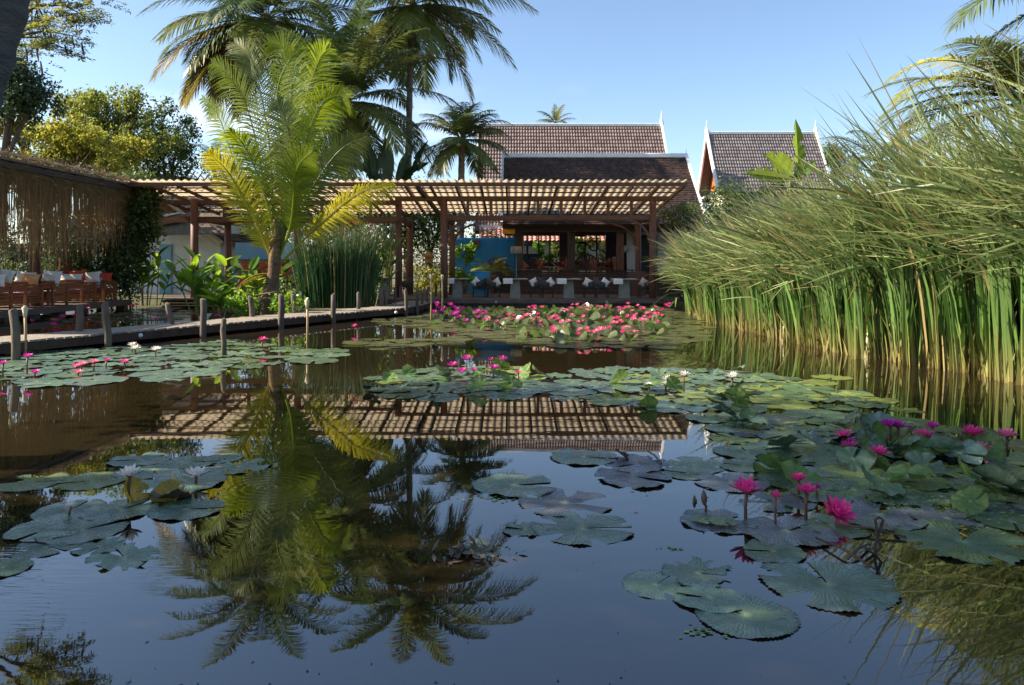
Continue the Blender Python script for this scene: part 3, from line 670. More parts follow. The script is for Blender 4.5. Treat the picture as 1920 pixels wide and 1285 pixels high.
# ------------------------------------------------------------------ left pavilion
PX = -14.2
pv = thing('pavilion', 'open lounge pavilion at left with hanging root curtain and slanted roof', 'pavilion', (PX, 23, 0)); vb = Vector(pv.location)
def vbox(name, m, x0, x1, y0, y1, z0, z1, bev=0): return MB().box(x0-vb.x, x1-vb.x, y0-vb.y, y1-vb.y, z0, z1, bev).build(name, m, pv)
for k in range(13):
    vbox('deck_plank', 'plank_brown', PX-.135-.15*k, PX-.15*k+.008, 15.5, 27.8, ZD-.05, ZD+random.uniform(-.002,.002))
vbox('deck_slab', 'plank_brown', -20, PX-1.97, 15.5, 27.8, ZD-.06, ZD-.004)
vbox('deck_fascia', 'plank_brown', PX+.01, PX+.05, 15.5, 27.8, ZD-.19, ZD-.01)
for y in np.arange(16, 27.8, 1.3):
    vbox('footing', 'concrete', PX-.5, PX-.2, y, y+.3, -.6, ZD-.07)
# roof: slightly sloping thatch bundles, gapped for sunlight; pale edging paints its lit rim
k = 0
for xk in np.arange(PX+.2, -20.4, -.2):
    zk = 4.52 + (PX-xk)*.05 + random.uniform(-.02,.02); wd = random.uniform(.09,.16)
    MB().bar(Vector((xk,14.5,zk))-vb, Vector((xk+random.uniform(-.05,.05),28.6,zk+.03))-vb, wd, .07).build('thatch_bundle', 'thatch', pv)
for yk in np.arange(15, 28.6, 1.5):
    MB().bar(Vector((PX+.2,yk,4.44))-vb, Vector((-20.2,yk,4.76))-vb, .07, .1).build('rafter', 'timber_dark', pv)
MB().bar(Vector((PX+.28,14.5,4.66))-vb, Vector((PX+.28,28.6,4.70))-vb, .14, .06).build('lit_rim_edging', 'roof_sheet', pv)  # pale strip standing in for the sunlit top rim
MB().bar(Vector((PX+.2,14.5,4.36))-vb, Vector((PX+.2,28.4,4.38))-vb, .1, .16).build('eave_beam', 'timber_dark', pv)
for px, rr, x in ((67, .15, -14.9), (122, .2, -16.0), (-20, .15, -14.9)):
    D = x*F/(px-960); MB().tube([(x-vb.x, D-vb.y, .2), (x-vb.x, D-vb.y, 4.6)], rr, 10).build('post', 'timber_red', pv, True)
vbox('back_wall', 'teal_dark', -20.2, -20, 15, 28.2, ZD, 2.6)
vbox('side_wall', 'teal_dark', -20, -15.8, 27.9, 28.1, ZD, 2.4)
dr = vbox('door', 'blue_pale', -19.98, -19.9, 30.2-3.4, 31.5-3.4, ZD, 2.7)
# blue door in the far end wall
d0 = at(92, 448, 27.8); d1 = at(113, 525, 27.8)
vbox('door_leaf', 'blue_pale', d0.x, d0.x+.26, 27.78, 27.85, ZD, d0.z-.38)
vbox('door_gap_dark', 'black_metal', d0.x+.265, d1.x-.07, 27.80, 27.86, ZD, d0.z-.4)  # solid black panel painted in for the unlit door opening
vbox('door_frame', 'blue_pale', d0.x-.06, d1.x+.02, 27.76, 27.87, d0.z-.37, d0.z-.29)
for q in range(4): vbox('transom_bar', 'blue_pale', d0.x+.02+q*.11, d0.x+.05+q*.11, 27.78, 27.83, d0.z-.28, d0.z)
# hanging aerial-root curtain
n = 1900; yy = rng.uniform(15, 27.6, n); xx = PX+.12-rng.gamma(1.2, .22, n); zt = rng.uniform(4.1, 4.42, n); ln = np.clip(rng.normal(1.75, .65, n), .3, 2.9)*np.interp(yy, [15, 23, 27.6], [1.05, 1, .75])
w = rng.uniform(.006, .022, n); a = rng.uniform(0, np.pi, n); dx, dy = np.cos(a)*w, np.sin(a)*w; Vv = []; S = 5
for s_ in range(S):
    f = s_/(S-1); cx = xx + rng.normal(0, .03, n)*f; cy = yy + rng.normal(0, .03, n)*f; cz = zt - ln*f; tw = 1-.5*f
    Vv.append(np.stack([np.stack([cx-dx*tw, cy-dy*tw, cz], 1), np.stack([cx+dx*tw, cy+dy*tw, cz], 1)], 1))
Vv = np.stack(Vv, 1).reshape(-1, 3) - np.array(vb); i = np.arange(n)[:, None]*S*2 + np.arange(S-1)[None]*2
Qq = np.stack([i, i+1, i+3, i+2], -1).reshape(-1, 4)
tag(put('root_curtain', np_mesh('root_curtain', Vv, Qq), 'root_strand', pv), kind='stuff')
# matted dry stems under the eave
C = np.stack([PX+.2-rng.gamma(1.3,.15,5000), rng.uniform(14.8, 27.8, 5000), 4.38-rng.gamma(1.2,.13,5000)], 1)
Vv, Qq = leaves(C, .32, .05, .0, dirs=np.tile([[.1, 1, -.25]], (5000, 1))); tag(put('dry_stems', np_mesh('dry_stems', Vv-np.array(vb), Qq), 'root_strand', pv), kind='stuff')
C = np.stack([PX+.3-rng.gamma(1.2,.12,2600), rng.uniform(14.6, 28.4, 2600), 4.64+rng.gamma(1.2,.05,2600)], 1)
Vv, Qq = leaves(C, .22, .09, .0); tag(put('straw_tufts', np_mesh('straw_tufts', Vv-np.array(vb), Qq), 'thatch', pv), kind='stuff')
C = blob_points([(PX-.9, 25.5, 2.6, .5, 1.8, 1.1, 1100), (PX-.7, 21.5, 3.6, .3, 2.5, .6, 260), (PX-2.2, 23.5, 2.0, .6, 1.5, 1.2, 900)], 13, .35); Vv, Qq = leaves(C, .13, .5); tag(put('creeper', np_mesh('creeper', Vv-np.array(vb), Qq), 'leaf_vine', pv), kind='stuff')
for px, lab in ((48, 'pale pendant lamp hanging over the nearer sofas in the left pavilion'), (138, 'pale pendant lamp hanging over the farther sofas near the vine corner')):
    p = at(px, 421, 23.5 if px < 100 else 25); p.x = min(p.x, PX-.3); t = thing('pendant_lamp', lab, 'lamp', p, 0, 'pendant lamps in the pavilion')
    MB().lathe([(.20,-.03),(.19,0),(.07,.1),(.045,.2),(.02,.24)], 14).build('lamp_shade', 'shade_pale', t, True)
    MB().tube([(0,0,.22), (0,0,4.45-p.z)], .012, 5).build('cord', 'black_metal', t)

# sofas
def sofa():
    t = thing('slatted_sofa', 'x', 'sofa', (0,0,0), 0, 'slatted sofas along the pavilion deck')
    W_, Dp = 1.7, .82                                # origin at the front (pond) corner, runs to -X, seat faces +Y
    for x in (-.03, -W_+.03):
        for y, hh in ((.04, .74), (Dp-.04, .66)):
            MB().box(x-.04, x+.04, y-.04, y+.04, 0, hh, .006).build('leg', 'timber_orange', t)
        MB().box(x-.06, x+.06, -.0, Dp+.04, .665, .705, .008).build('armrest', 'timber_orange', t)
        for k in range(7): MB().box(x-.018, x+.018, .08, Dp-.08, .13+.075*k, .175+.075*k).build('side_slat', 'timber_orange', t)
    for k in range(8): MB().box(-W_+.07, -.07, .02, .05, .12+.075*k, .165+.075*k).build('back_slat', 'timber_orange', t)
    MB().tube([(-W_, .035, .75), (.02, .035, .75)], .05, 10).build('top_rail', 'timber_orange', t, True)
    MB().box(-W_+.07, -.07, .06, Dp-.03, .29, .33).build('seat', 'timber_orange', t)
    MB().box(-W_+.09, -.09, .09, Dp-.05, .334, .46, .03).build('seat_cushion', 'cushion_stripe', t)
    return t
s0 = sofa(); lab = ['slatted wooden sofa cut off by the left picture edge', 'slatted wooden sofa behind the pavilion post with printed cushion', 'slatted wooden sofa just past the first side table',
                    'slatted wooden sofa under the red cushion in the middle', 'last slatted wooden sofa next to the green vines']
spots = (20.75, 22.15, 23.45, 25.05, 26.4)
for k, y in enumerate(spots):
    o = s0 if k == 0 else copy_tree(s0); o.location = (PX-.22, y, ZD); o['label'] = lab[k]
for y, l2 in ((22.98, 'small wooden side table between sofas near the pavilion post'), (25.95, 'small wooden side table beside the last sofa')):
    t = thing('side_table', l2, 'table', (PX-.25, y, ZD), 0, 'wooden side tables in the pavilion')
    MB().box(-.55, 0, 0, .42, .56, .61, .008).build('table_top', 'timber_orange', t)
    for x in (-.5, -.05):
        for q in (.05, .37): MB().box(x-.035, x+.035, q-.035, q+.035, 0, .56).build('leg', 'timber_orange', t)
    MB().box(-.5, -.05, .04, .07, .47, .56).build('apron', 'timber_orange', t)
def pillow_mesh(w, h, d):
    n = 9; V = []; Fq = []
    for sg in (-1, 1):
        for i in range(n):
            for j in range(n):
                u, v = i/(n-1)*2-1, j/(n-1)*2-1; e = (1-u**4)*(1-v**4); pinch = 1 - .10*(1-abs(u)**2)*abs(v)**2
                pinch2 = 1 - .10*(1-abs(v)**2)*abs(u)**2
                V.append((u*w/2*pinch2, sg*d/2*e**.6, v*h/2*pinch))
    for s_ in range(2):
        for i in range(n-1):
            for j in range(n-1):
                a = s_*n*n + i*n + j; q = (a, a+1, a+n+1, a+n); Fq.append(q if s_ else q[::-1])
    return np_mesh('cushion', V, Fq)
pill = {}
def pillow(label, m, p, size=(.5, .42, .17), tilt=-.25, rz=0., roll=0., group=None):
    k = (m, size)
    if k not in pill: pill[k] = pillow_mesh(*size); pill[k].materials.append(M[m])
    o = put('cushion', pill[k], None, None, True, loc=p, rot=(tilt, roll, rz)); return tag(o, label, 'cushion', group)
for (px, py, D, m, l2, w, rl) in ((-2, 528, 21.2, 'cushion_red', 'orange red cushion at the left picture edge', .5, 0), (17, 517, 21.6, 'cushion_cream', 'cream cushion sitting upright beside the red one at the left edge', .5, .2),
        (28, 527, 21.05, 'cushion_cream', 'long cream cushion lying over the first sofa back', .75, -.05), (47, 521, 22.9, 'cushion_cream', 'cream cushion leaning just left of the pavilion post', .6, .1),
        (72, 525, 22.7, 'cushion_print', 'orange and yellow printed cushion by the pavilion post', .55, .05), (98, 519, 24.2, 'cushion_cream', 'cream cushion behind, below the blue door', .6, .05),
        (105, 525, 23.7, 'cushion_cream', 'cream cushion lying right of the printed cushion', .6, .1), (133, 524, 25.2, 'cushion_cream', 'cream cushion in front of the tall red cushion', .75, 0),
        (145, 517, 25.6, 'cushion_red', 'tall bright red cushion in the middle of the sofas', .6, -.12), (173, 520, 26.1, 'cushion_cream', 'cream cushion between two red cushions', .55, -.1),
        (180, 530, 26.2, 'cushion_stripe', 'striped mauve cushion low beside the last sofa', .45, .1), (197, 521, 27.0, 'cushion_red', 'red cushion on the last sofa by the vines', .5, 0)):
    p = at(px, py, D); p.x = min(p.x, PX-.45); p.z = max(p.z, ZD+.62); pillow(l2, m, p, (w, .40, .2), -.35, .05, rl, 'cushions on the pavilion sofas')

# ------------------------------------------------------------------ buildings behind the left wing
th = thing('thatched_house', 'thatched house with brown board gable and white wall behind the pergola', 'house', at(300, 540, 37)*1.0); hb = Vector((th.location.x, 37, .1)); th.location = hb
ax = at(268, 330, 37); ex = at(432, 452, 37); lx = ax.x*2 - ex.x
Vv, Qq = shingle_roof((ax.x-hb.x, 36.0-hb.y, ax.z-hb.z), (0,1,0), (ex.x-ax.x, 0, ex.z-ax.z), 8, (ex-ax).length, 60, 18, .07, .06)
tag(put('roof_thatch', np_mesh('roof_thatch', Vv, Qq), 'thatch', th), kind='stuff')
Vv, Qq = shingle_roof((ax.x-hb.x, 36.0-hb.y, ax.z-hb.z), (0,1,0), (lx-ax.x, 0, ex.z-ax.z), 8, (ex-ax).length, 60, 18, .07, .06)
tag(put('roof_thatch', np_mesh('roof_thatch', Vv, Qq), 'thatch', th), kind='stuff')
e2 = .12
MB().add([(ax.x-hb.x,36.02-hb.y,ax.z-hb.z-.03),(ex.x-hb.x,36.02-hb.y,ex.z-hb.z-.03),(ex.x-hb.x,36.02-hb.y,ex.z-hb.z-.2),(ax.x-hb.x,36.02-hb.y,ax.z-hb.z-.3),
          (ax.x-hb.x,43.9-hb.y,ax.z-hb.z-.03),(ex.x-hb.x,43.9-hb.y,ex.z-hb.z-.03),(ex.x-hb.x,43.9-hb.y,ex.z-hb.z-.2),(ax.x-hb.x,43.9-hb.y,ax.z-hb.z-.3)],
         [(0,1,2,3),(7,6,5,4),(0,4,5,1),(1,5,6,2),(2,6,7,3)]).build('roof_underlay', 'thatch', th)
gz = H-(420-YH)/F*37
for k in range(26):                                  # vertical gable boards
    xa = ax.x - 4 + k*.31; f = 1 - abs(xa+.15-ax.x)/(ex.x-ax.x); top = ex.z + (ax.z-ex.z)*f - .25
    if top > gz+.05: MB().box(xa-hb.x, xa+.30-hb.x, 36.55-hb.y, 36.6-hb.y+random.uniform(0,.02), gz-hb.z, top-hb.z).build('gable_board', 'brown_board', th)
MB().box(ax.x-4-hb.x, ex.x-.5-hb.x, 37-hb.y, 43-hb.y, 0, gz-hb.z).build('wall', 'white_wall', th)
a = at(299, 458, 36.9); b2 = at(321, 540, 36.9); MB().box(a.x-hb.x, b2.x-hb.x, 36.9-hb.y, 36.98-hb.y, .1, a.z-hb.z).build('door', 'blue_pale', th)
lt = [at(252, 424, 34), at(335, 404, 34.6)]
MB().bar(at(256, 427, 35)-hb, at(362, 404, 35)-hb, .12, .3).build('lean_to_beam', 'timber_beam', th)
MB().bar(at(256, 418, 35.2)-hb, at(340, 400, 35.2)-hb, .5, .07).build('lean_to_board', 'cream_wall', th)
sl = MB().add([at(250,400,35.6)-hb, at(420,400,35.6)-hb, at(425,436,34.9)-hb, at(250,440,34.9)-hb, at(250,403,35.6)-hb, at(420,403,35.6)-hb, at(425,439,34.9)-hb, at(250,443,34.9)-hb], [(0,1,2,3),(7,6,5,4),(2,6,7,3),(1,5,6,2),(0,4,5,1),(3,7,4,0)])
sl.build('lean_to_roof', 'thatch', th)

# dark roof with crossed poles further back
ch = thing('crossed_pole_house', 'dark roof with crossed poles along its ridge above the pergola at left', 'house', (-22, 48, .1)); cb = Vector(ch.location)
a = at(243, 322, 47); r0 = a; r1 = at(420, 345, 56)
dn = Vector((2.6, -2.2, -3.4))
Vv, Qq = shingle_roof(r0-cb, r1-r0, dn, (r1-r0).length, dn.length, 26, 12, .05, .03); tag(put('roof_slates', np_mesh('roof_slates', Vv, Qq), 'slate', ch), kind='stuff')
dn2 = Vector((-2.6, 2.2, -3.4)); Vv, Qq = shingle_roof(r0-cb, r1-r0, dn2, (r1-r0).length, dn2.length, 26, 12, .05, .03); tag(put('roof_slates', np_mesh('roof_slates', Vv, Qq), 'slate', ch), kind='stuff')
MB().bar(r0-cb+Vector((0,0,.05)), r1-cb+Vector((0,0,.05)), .16, .12).build('ridge_pole', 'timber_dark', ch)
for k in range(12):
    p = r0.lerp(r1, (k+.2)/12) - cb
    for sg in (-1, 1): MB().bar(p+Vector((sg*-.5, sg*.4, -.3)), p+Vector((sg*.55, -sg*.45, .55)), .07, .07).build('crossed_pole', 'timber_dark', ch)
MB().box(-2.5, 5, -.5, 6.0, 0, 3.4).build('wall', 'cream_wall', ch)

# blue service counter behind the palm
bc = thing('service_counter', 'blue walled service counter with red brown board front behind the young palm', 'counter', (at(485, 540, 34.5).x, 34.8, ZD)); q = Vector(bc.location)
a, b2 = at(440, 455, 35.3), at(560, 540, 35.3); MB().box(a.x-q.x, b2.x-q.x, .6, .72, 0, a.z-q.z).build('wall', 'blue_pale', bc)
a, b2 = at(445, 490, 34.3), at(545, 540, 34.3)
for k in range(14): w_ = (b2.x-a.x)/14; MB().box(a.x-q.x+k*w_, a.x-q.x+(k+1)*w_-.012, -.4, -.34, 0, a.z-q.z+.02*math.sin(k)).build('board', 'orange_board', bc)
MB().box(a.x-q.x-.05, b2.x-q.x+.05, -.45, -.05, a.z-q.z+.03, a.z-q.z+.08).build('counter_top', 'timber_dark', bc)

# ------------------------------------------------------------------ blue louvred screen and what stands round the deck
bs = thing('blue_screen', 'tall blue louvred screen wall behind the dining deck', 'screen', (-1.4, 35.2, .31))
x0, x1 = at(846,0,35.2).x+1.4, at(964,0,35.2).x+1.4; zt = at(0,443,35.2).z-.31
for k in range(int(zt/.095)):
    MB().add([(x0,0,.095*k),(x1,0,.095*k),(x1,.05,.095*k+.10),(x0,.05,.095*k+.10),(x0,.02,.095*k),(x1,.02,.095*k),(x1,.07,.095*k+.10),(x0,.07,.095*k+.10)],
             [(0,1,2,3),(7,6,5,4),(0,4,5,1),(3,2,6,7),(0,3,7,4),(1,5,6,2)]).build('slat', 'blue_paint', bs)
for x in (x0-.03, (x0+x1)/2, x1+.03): MB().box(x-.04, x+.04, .072, .13, 0, zt+.02).build('post', 'blue_paint', bs)
a = at(887, 452, 35.15); MB().box(a.x+1.4, a.x+1.4+.34, -.045, -.005, a.z-.31-.34, a.z-.31).build('dark_panel', 'timber_red', bs)
o = MB().box(-.28, .28, 0, .04, -.12, .12, .01).build('sign_board', 'yellow_panel', loc=at(954, 434, 34.2)); tag(o, 'plain yellow board hung under the roof corner above the blue screen', 'sign')

def dining_table():
    t = thing('dining_table', 'x', 'table', (0,0,0), 0, 'concrete dining tables on the front deck')
    MB().box(-.5, .5, -.4, .4, .71, .75, .01).build('table_top', 'concrete', t)
    for sx in (-.12, .12):
        MB().add([(sx-.2,-.2,0),(sx+.2,-.2,0),(sx+.2,.2,0),(sx-.2,.2,0),(sx-.12,-.16,.7),(sx+.12,-.16,.7),(sx+.12,.16,.7),(sx-.12,.16,.7)],[(3,2,1,0),(4,5,6,7),(0,1,5,4),(1,2,6,5),(2,3,7,6),(3,0,4,7)]) if False else None
    MB().add([(-.21,-.2,0),(.21,-.2,0),(.21,.2,0),(-.21,.2,0),(-.17,-.17,.70),(.17,-.17,.70),(.17,.17,.70),(-.17,.17,.70)],
             [(3,2,1,0),(4,5,6,7),(0,1,5,4),(1,2,6,5),(2,3,7,6),(3,0,4,7)]).build('pedestal', 'concrete', t)
    return t
def tub_chair():
    t = thing('wicker_chair', 'x', 'chair', (0,0,0), 0, 'dark wicker chairs at the deck tables')
    MB().box(-.27, .27, -.27, .27, .36, .45, .03).build('seat', 'wicker', t)
    mb = MB(); n = 13                                  # wrap-around back, open towards +X
    ins = []; outs = []
    for i in range(n):
        a_ = R(70 + 220*i/(n-1)); hh = .60 + .22*math.sin(math.pi*i/(n-1))**1.5
        for rr_, lst in ((.27, ins), (.31, outs)): lst.append((math.cos(a_)*rr_, math.sin(a_)*rr_, hh))
    vs = []
    for i in range(n):
        (xi,yi,h1),(xo,yo,h2) = ins[i], outs[i]; vs += [(xi,yi,.38),(xi*1.08,yi*1.08,h1),(xo*1.08,yo*1.08,h2),(xo,yo,.38)]
    fs = []
    for i in range(n-1):
        for j in range(4): fs.append((i*4+j, i*4+(j+1)%4, i*4+4+(j+1)%4, i*4+4+j))
    fs += [(3,2,1,0), tuple(range((n-1)*4, n*4))]
    mb.add(vs, fs).build('backrest', 'wicker', t, True)
    for x in (-.22, .22):
        for y in (-.22, .22): MB().tube([(x*1.12,y*1.12,0),(x,y,.37)], [.018,.024], 6).build('leg', 'black_metal', t)
    return t
def bottle_mesh():
    return MB().lathe([(.0,0),(.035,0),(.038,.02),(.036,.13),(.016,.18),(.015,.25),(.0,.25)], 9).mesh('bottle')
bmsh = bottle_mesh(); bmsh.materials.append(M['glass_bottle']); bmsh.shade_smooth()
tab0 = dining_table(); ch0 = tub_chair(); usedt = [False, False]
def place(proto, i, loc, rz, label):
    o = proto if not usedt[i] else copy_tree(proto); usedt[i] = True
    o.location = loc; o.rotation_euler = (0,0,rz); o['label'] = label; return o
tnames = ['beside the left pergola column', 'in front of the blue floor lamp', 'in front of the dark steps', 'nearest the right pergola column', 'by the large leaves']
for k, (px, D, zz) in enumerate(((858, 29.7, ZD), (966, 29.45, ZD), (1066, 29.25, ZD), (1170, 28.98, ZD), (722, 31.6, ZD))):
    x = (px-960)/F*D; nm = tnames[k]
    place(tab0, 0, (x, D, zz), 0, 'concrete pedestal table '+nm)
    cl = MB(); n = 7                                    # cloth runner, folded over the near edge
    prof = [(-.43,.56),(-.425,.7),(-.41,.757),(-.2,.757),(.2,.757),(.41,.757),(.425,.7),(.43,.62)]
    for (xa, xb) in ((-.47,-.1), (.08,.44)):
        vs = [(xx_, y_, z_) for y_, z_ in prof for xx_ in (xa, xb)]; vs += [(xx_, y_*.995, z_-.004) for y_, z_ in prof for xx_ in (xa, xb)]
        m_ = len(prof)*2; fs = [(2*i, 2*i+1, 2*i+3, 2*i+2) for i in range(len(prof)-1)] + [(m_+2*i+2, m_+2*i+3, m_+2*i+1, m_+2*i) for i in range(len(prof)-1)]
        cl.add(vs, fs) if xa < 0 else cl.add([(xx_, y_, .757+.003*s_) for s_ in (0, 1) for y_ in (-.2, .25) for xx_ in (xa, xb)], [(0,1,3,2),(6,7,5,4),(0,4,5,1)])
        if xa < 0: first = cl; cl = MB()
    tag(first.build('table_runner', 'linen', loc=(x, D, zz)), 'white cloth runner over the concrete table '+nm, 'cloth', 'white table runners')
    tag(cl.build('napkin', 'linen', loc=(x, D, zz)), 'flat white napkin on the concrete table '+nm, 'napkin', 'napkins on the deck tables')
    for j, xo in enumerate((-.12, .1)):
        o = put('bottle', bmsh, None, None, loc=(x+xo, D+.1, zz+.757)); tag(o, ('clear bottle left of its pair on the table ' if j == 0 else 'clear bottle right of its pair on the table ')+nm, 'bottle', 'bottles on the deck tables')
    for sx in ((-1, 1) if k not in (0, 4) else ((1,) if k == 0 else (1,))):
        rz_ = 0 if sx < 0 else math.pi
        place(ch0, 1, (x+sx*.86, D+.1, zz), rz_, 'dark wicker chair %s of the concrete table %s' % ('left' if sx < 0 else 'right', nm))
        if k < 4: pillow('%s cushion in the chair %s of the table %s' % ('blush pink' if (k == 3 and sx > 0) else 'white', 'left' if sx < 0 else 'right', nm),
               'linen_blush' if (k == 3 and sx > 0) else 'linen', (x+sx*(.74+random.uniform(-.04,.04)), D-.05, zz+.60), (.33, .33, .13), -.12+random.uniform(-.15,.15), R(14)*sx+random.uniform(-.4,.4), R(45)+random.uniform(-.35,.35), 'cushions in the deck chairs') if True else 0
# blue cabinet
cbn = thing('blue_cabinet', 'bright blue slatted waiter station on the dining deck', 'cabinet', (at(905,0,30.2).x, 30.2, ZD))
MB().box(-.29, .29, -.2, .2, .06, .98, .01).build('body', 'blue_bright', cbn)
for k in range(7): MB().box(-.24+.07*k, -.19+.07*k, -.222, -.202, .1, .94).build('slat', 'blue_bright', cbn)
MB().box(-.33, .33, -.24, .24, .982, 1.02, .008).build('cabinet_top', 'blue_bright', cbn)
for x in (-.25, .25): MB().box(x-.04, x+.04, -.19, -.11, 0, .06).build('foot', 'blue_bright', cbn)
# raised hall: lounge chairs, terracotta cushions, lamps
def lounge():
    t = thing('lounge_chair', 'x', 'chair', (0,0,0), 0, 'wooden lounge chairs in the hall')
    MB().box(-.3, .3, -.3, .3, .36, .41, .01).build('seat', 'timber_red', t); MB().box(-.27, .27, -.27, .27, .412, .48, .02).build('seat_cushion', 'cushion_red', t)
    for k in range(6):
        a_ = (k-2.5)*.19; MB().bar((a_*.55, .27, .42), (a_*1.35, .36, .88-.28*abs(a_)), .045, .03, (0,1,0)).build('back_spindle', 'timber_red', t)
    pts = [(math.sin(b_)*.40, .36, .62+.30*math.cos(b_)) for b_ in np.linspace(-1.2, 1.2, 9)]; MB().tube(pts, .03, 7).build('back_rail', 'timber_red', t, True)
    for x in (-.27, .27):
        MB().bar((x,-.27,0),(x,-.27,.60),.05,.05).build('leg','timber_red',t); MB().bar((x,.27,0),(x,.27,.6),.05,.05).build('leg','timber_red',t)
        MB().bar((x,-.3,.61),(x,.34,.64),.07,.035).build('armrest','timber_red',t)
    return t
l0 = lounge(); ZH = 1.02
for k, (px, D, rz_, l2) in enumerate(((936, 35.0, 2.5, 'wooden lounge chair in front of the potted palm'), (1013, 35.6, 2.2, 'wooden lounge chair left of the thick hall column'), (1062, 35.2, 2.5, 'wooden lounge chair at the foot of the thick hall column'),
                                       (1113, 35.3, 3.3, 'wooden lounge chair in front of the carved round back seat'), (1143, 36.0, 3.9, 'wooden lounge chair beside the white lamp'))):
    o = l0 if k == 0 else copy_tree(l0); o.location = ((px-960)/F*D, D, ZH if k else ZH); o.rotation_euler = (0,0,rz_); o['label'] = l2
    p = Vector(o.location) + Vector((0,-.05,.68)); pillow('terracotta cushion on the ' + l2.replace('wooden lounge ', ''), 'cushion_terra', p, (.42,.42,.14), -.2, .3, R(45), 'terracotta cushions in the hall')
pillow('large terracotta cushion beside the blue floor lamp', 'cushion_terra', at(980, 499, 35.2), (.48,.48,.15), -.2, .1, R(45), 'terracotta cushions in the hall')
cv = thing('carved_seat', 'dark carved seat with round fan back before the hall window', 'seat', ((1101-960)/F*37, 37, ZH))
MB().box(-.6, .6, -.3, .3, .3, .4, .02).build('seat', 'timber_red', cv)
for x in (-.52, .52):
    for y in (-.25, .25): MB().box(x-.04, x+.04, y-.04, y+.04, 0, .3).build('leg', 'timber_red', cv)
for k in range(13):
    a_ = R(180*k/12); MB().bar((0,.27,.42), (math.cos(a_)*.6, .32, .45+math.sin(a_)*.62), .09, .04, (0,1,0)).build('fan_slat', 'timber_red', cv)
MB().tube([(math.cos(R(180*k/14))*.62, .30, .45+math.sin(R(180*k/14))*.65) for k in range(15)], .045, 7).build('fan_rim', 'timber_red', cv, True)
ld = thing('hall_ledge', 'long dark timber rail table along the edge of the hall', 'ledge', (3.2, 34.2, ZH))
MB().box(-3.4, 2.4, -.12, .12, .32, .37, .008).build('rail_top', 'timber_dark', ld)
for x in np.linspace(-3.3, 2.3, 9): MB().box(x-.03, x+.03, -.03, .03, 0, .32).build('baluster', 'timber_dark', ld)
for k in range(3): MB().box(-4.3, 5.2, -.06, -.035, .01+.09*k, .09+.09*k).build('board', 'timber_dark', ld)
def lamp(px, py, D, zfloor, shade, pole, label, r=.27, h=.32):
    p = at(px, py, D); t = thing('floor_lamp', label, 'lamp', (p.x, D, zfloor), 0)
    MB().lathe([(r*.95,p.z-zfloor-h/2),(r,p.z-zfloor-h/2+.005),(r*.9,p.z-zfloor+h/2),(r*.86,p.z-zfloor+h/2)], 18).build('lamp_shade', shade, t, True)
    MB().lathe([(.15,0),(.15,.02),(.03,.04),(.022,.1),(.022,p.z-zfloor+h/2-.02)], 10).build('stand', pole, t, True)
lamp(968, 469, 33.0, ZD, 'shade_print', 'blue_bright', 'floor lamp with bright blue pole and patterned shade')
lamp(1168, 467, 34.9, ZH, 'shade_print', 'timber_red', 'lamp with white speckled drum shade before the white wall', .28, .30)
lamp(990, 457, 38, ZH, 'shade_dark', 'black_metal', 'small dark shaded lamp against the left hall window', .22, .25)
dr_ = thing('wooden_drum', 'tall carved wooden drum beside the lounge chairs', 'drum', (at(1157,0,35.4).x, 35.4, ZH))
MB().lathe([(.16,0),(.2,.08),(.15,.3),(.19,.5),(.24,.8),(.22,.92)], 14).build('body', 'hut_wood', dr_, True); MB().lathe([(.225,.92),(.225,.95),(0,.955)], 14).build('drum_head', 'linen', dr_, True)
tb = thing('teal_cabinet', 'dark teal cabinet standing in front of the left hall window', 'cabinet', (at(996,0,38.6).x, 38.6, ZH))
MB().box(-.45,.45,-.25,.25,.05,at(0,478,38.6).z-ZH,.01).build('body','teal_dark',tb); MB().box(-.5,.5,-.3,.3,at(0,478,38.6).z-ZH+.003,at(0,478,38.6).z-ZH+.05,.01).build('cabinet_top','teal_dark',tb)
for x in (-.38,.38): MB().box(x-.04,x+.04,-.2,.2,0,.05).build('foot','teal_dark',tb)
# screen door on the right of the deck
sg_ = thing('folded_panel', 'low red brown timber panel next to the right pergola column', 'panel', (5.0, 30.2, ZD))
for k in range(5): MB().box(-.25+.13*k, -.13+.13*k, 0, .03, .02, 1.0+.01*k).build('board', 'timber_red', sg_)
MB().box(-.27, .42, .032, .06, .2, .28).build('crossbar', 'timber_red', sg_)
MB().box(-.27, .42, .032, .06, .75, .83).build('crossbar', 'timber_red', sg_)

# garden behind the hall windows
aw = thing('pink_tiled_annex', 'low annex with pink tiled eave seen through the hall windows', 'house', (4, 44.9, .1))
Vv, Qq = wave_roof((-6, 1.3, 3.75), (1,0,0), (0,-1.5,-.85), 12, 1.7, 44, 6, .07, .04); tag(put('roof_tiles', np_mesh('roof_tiles', Vv, Qq), 'awning_tile', aw), kind='stuff')
MB().box(-5.8, 5.8, .1, .25, 0, 2.9).build('wall', 'cream_wall', aw)
MB().box(-6, 6, 1.25, 1.4, 3.6, 3.95).build('ridge_board', 'white_trim', aw)
for x in (-3.4, -.6, 2.2): MB().box(x-.06, x+.06, -.25, -.13, 0, 2.95).build('post', 'white_trim', aw)

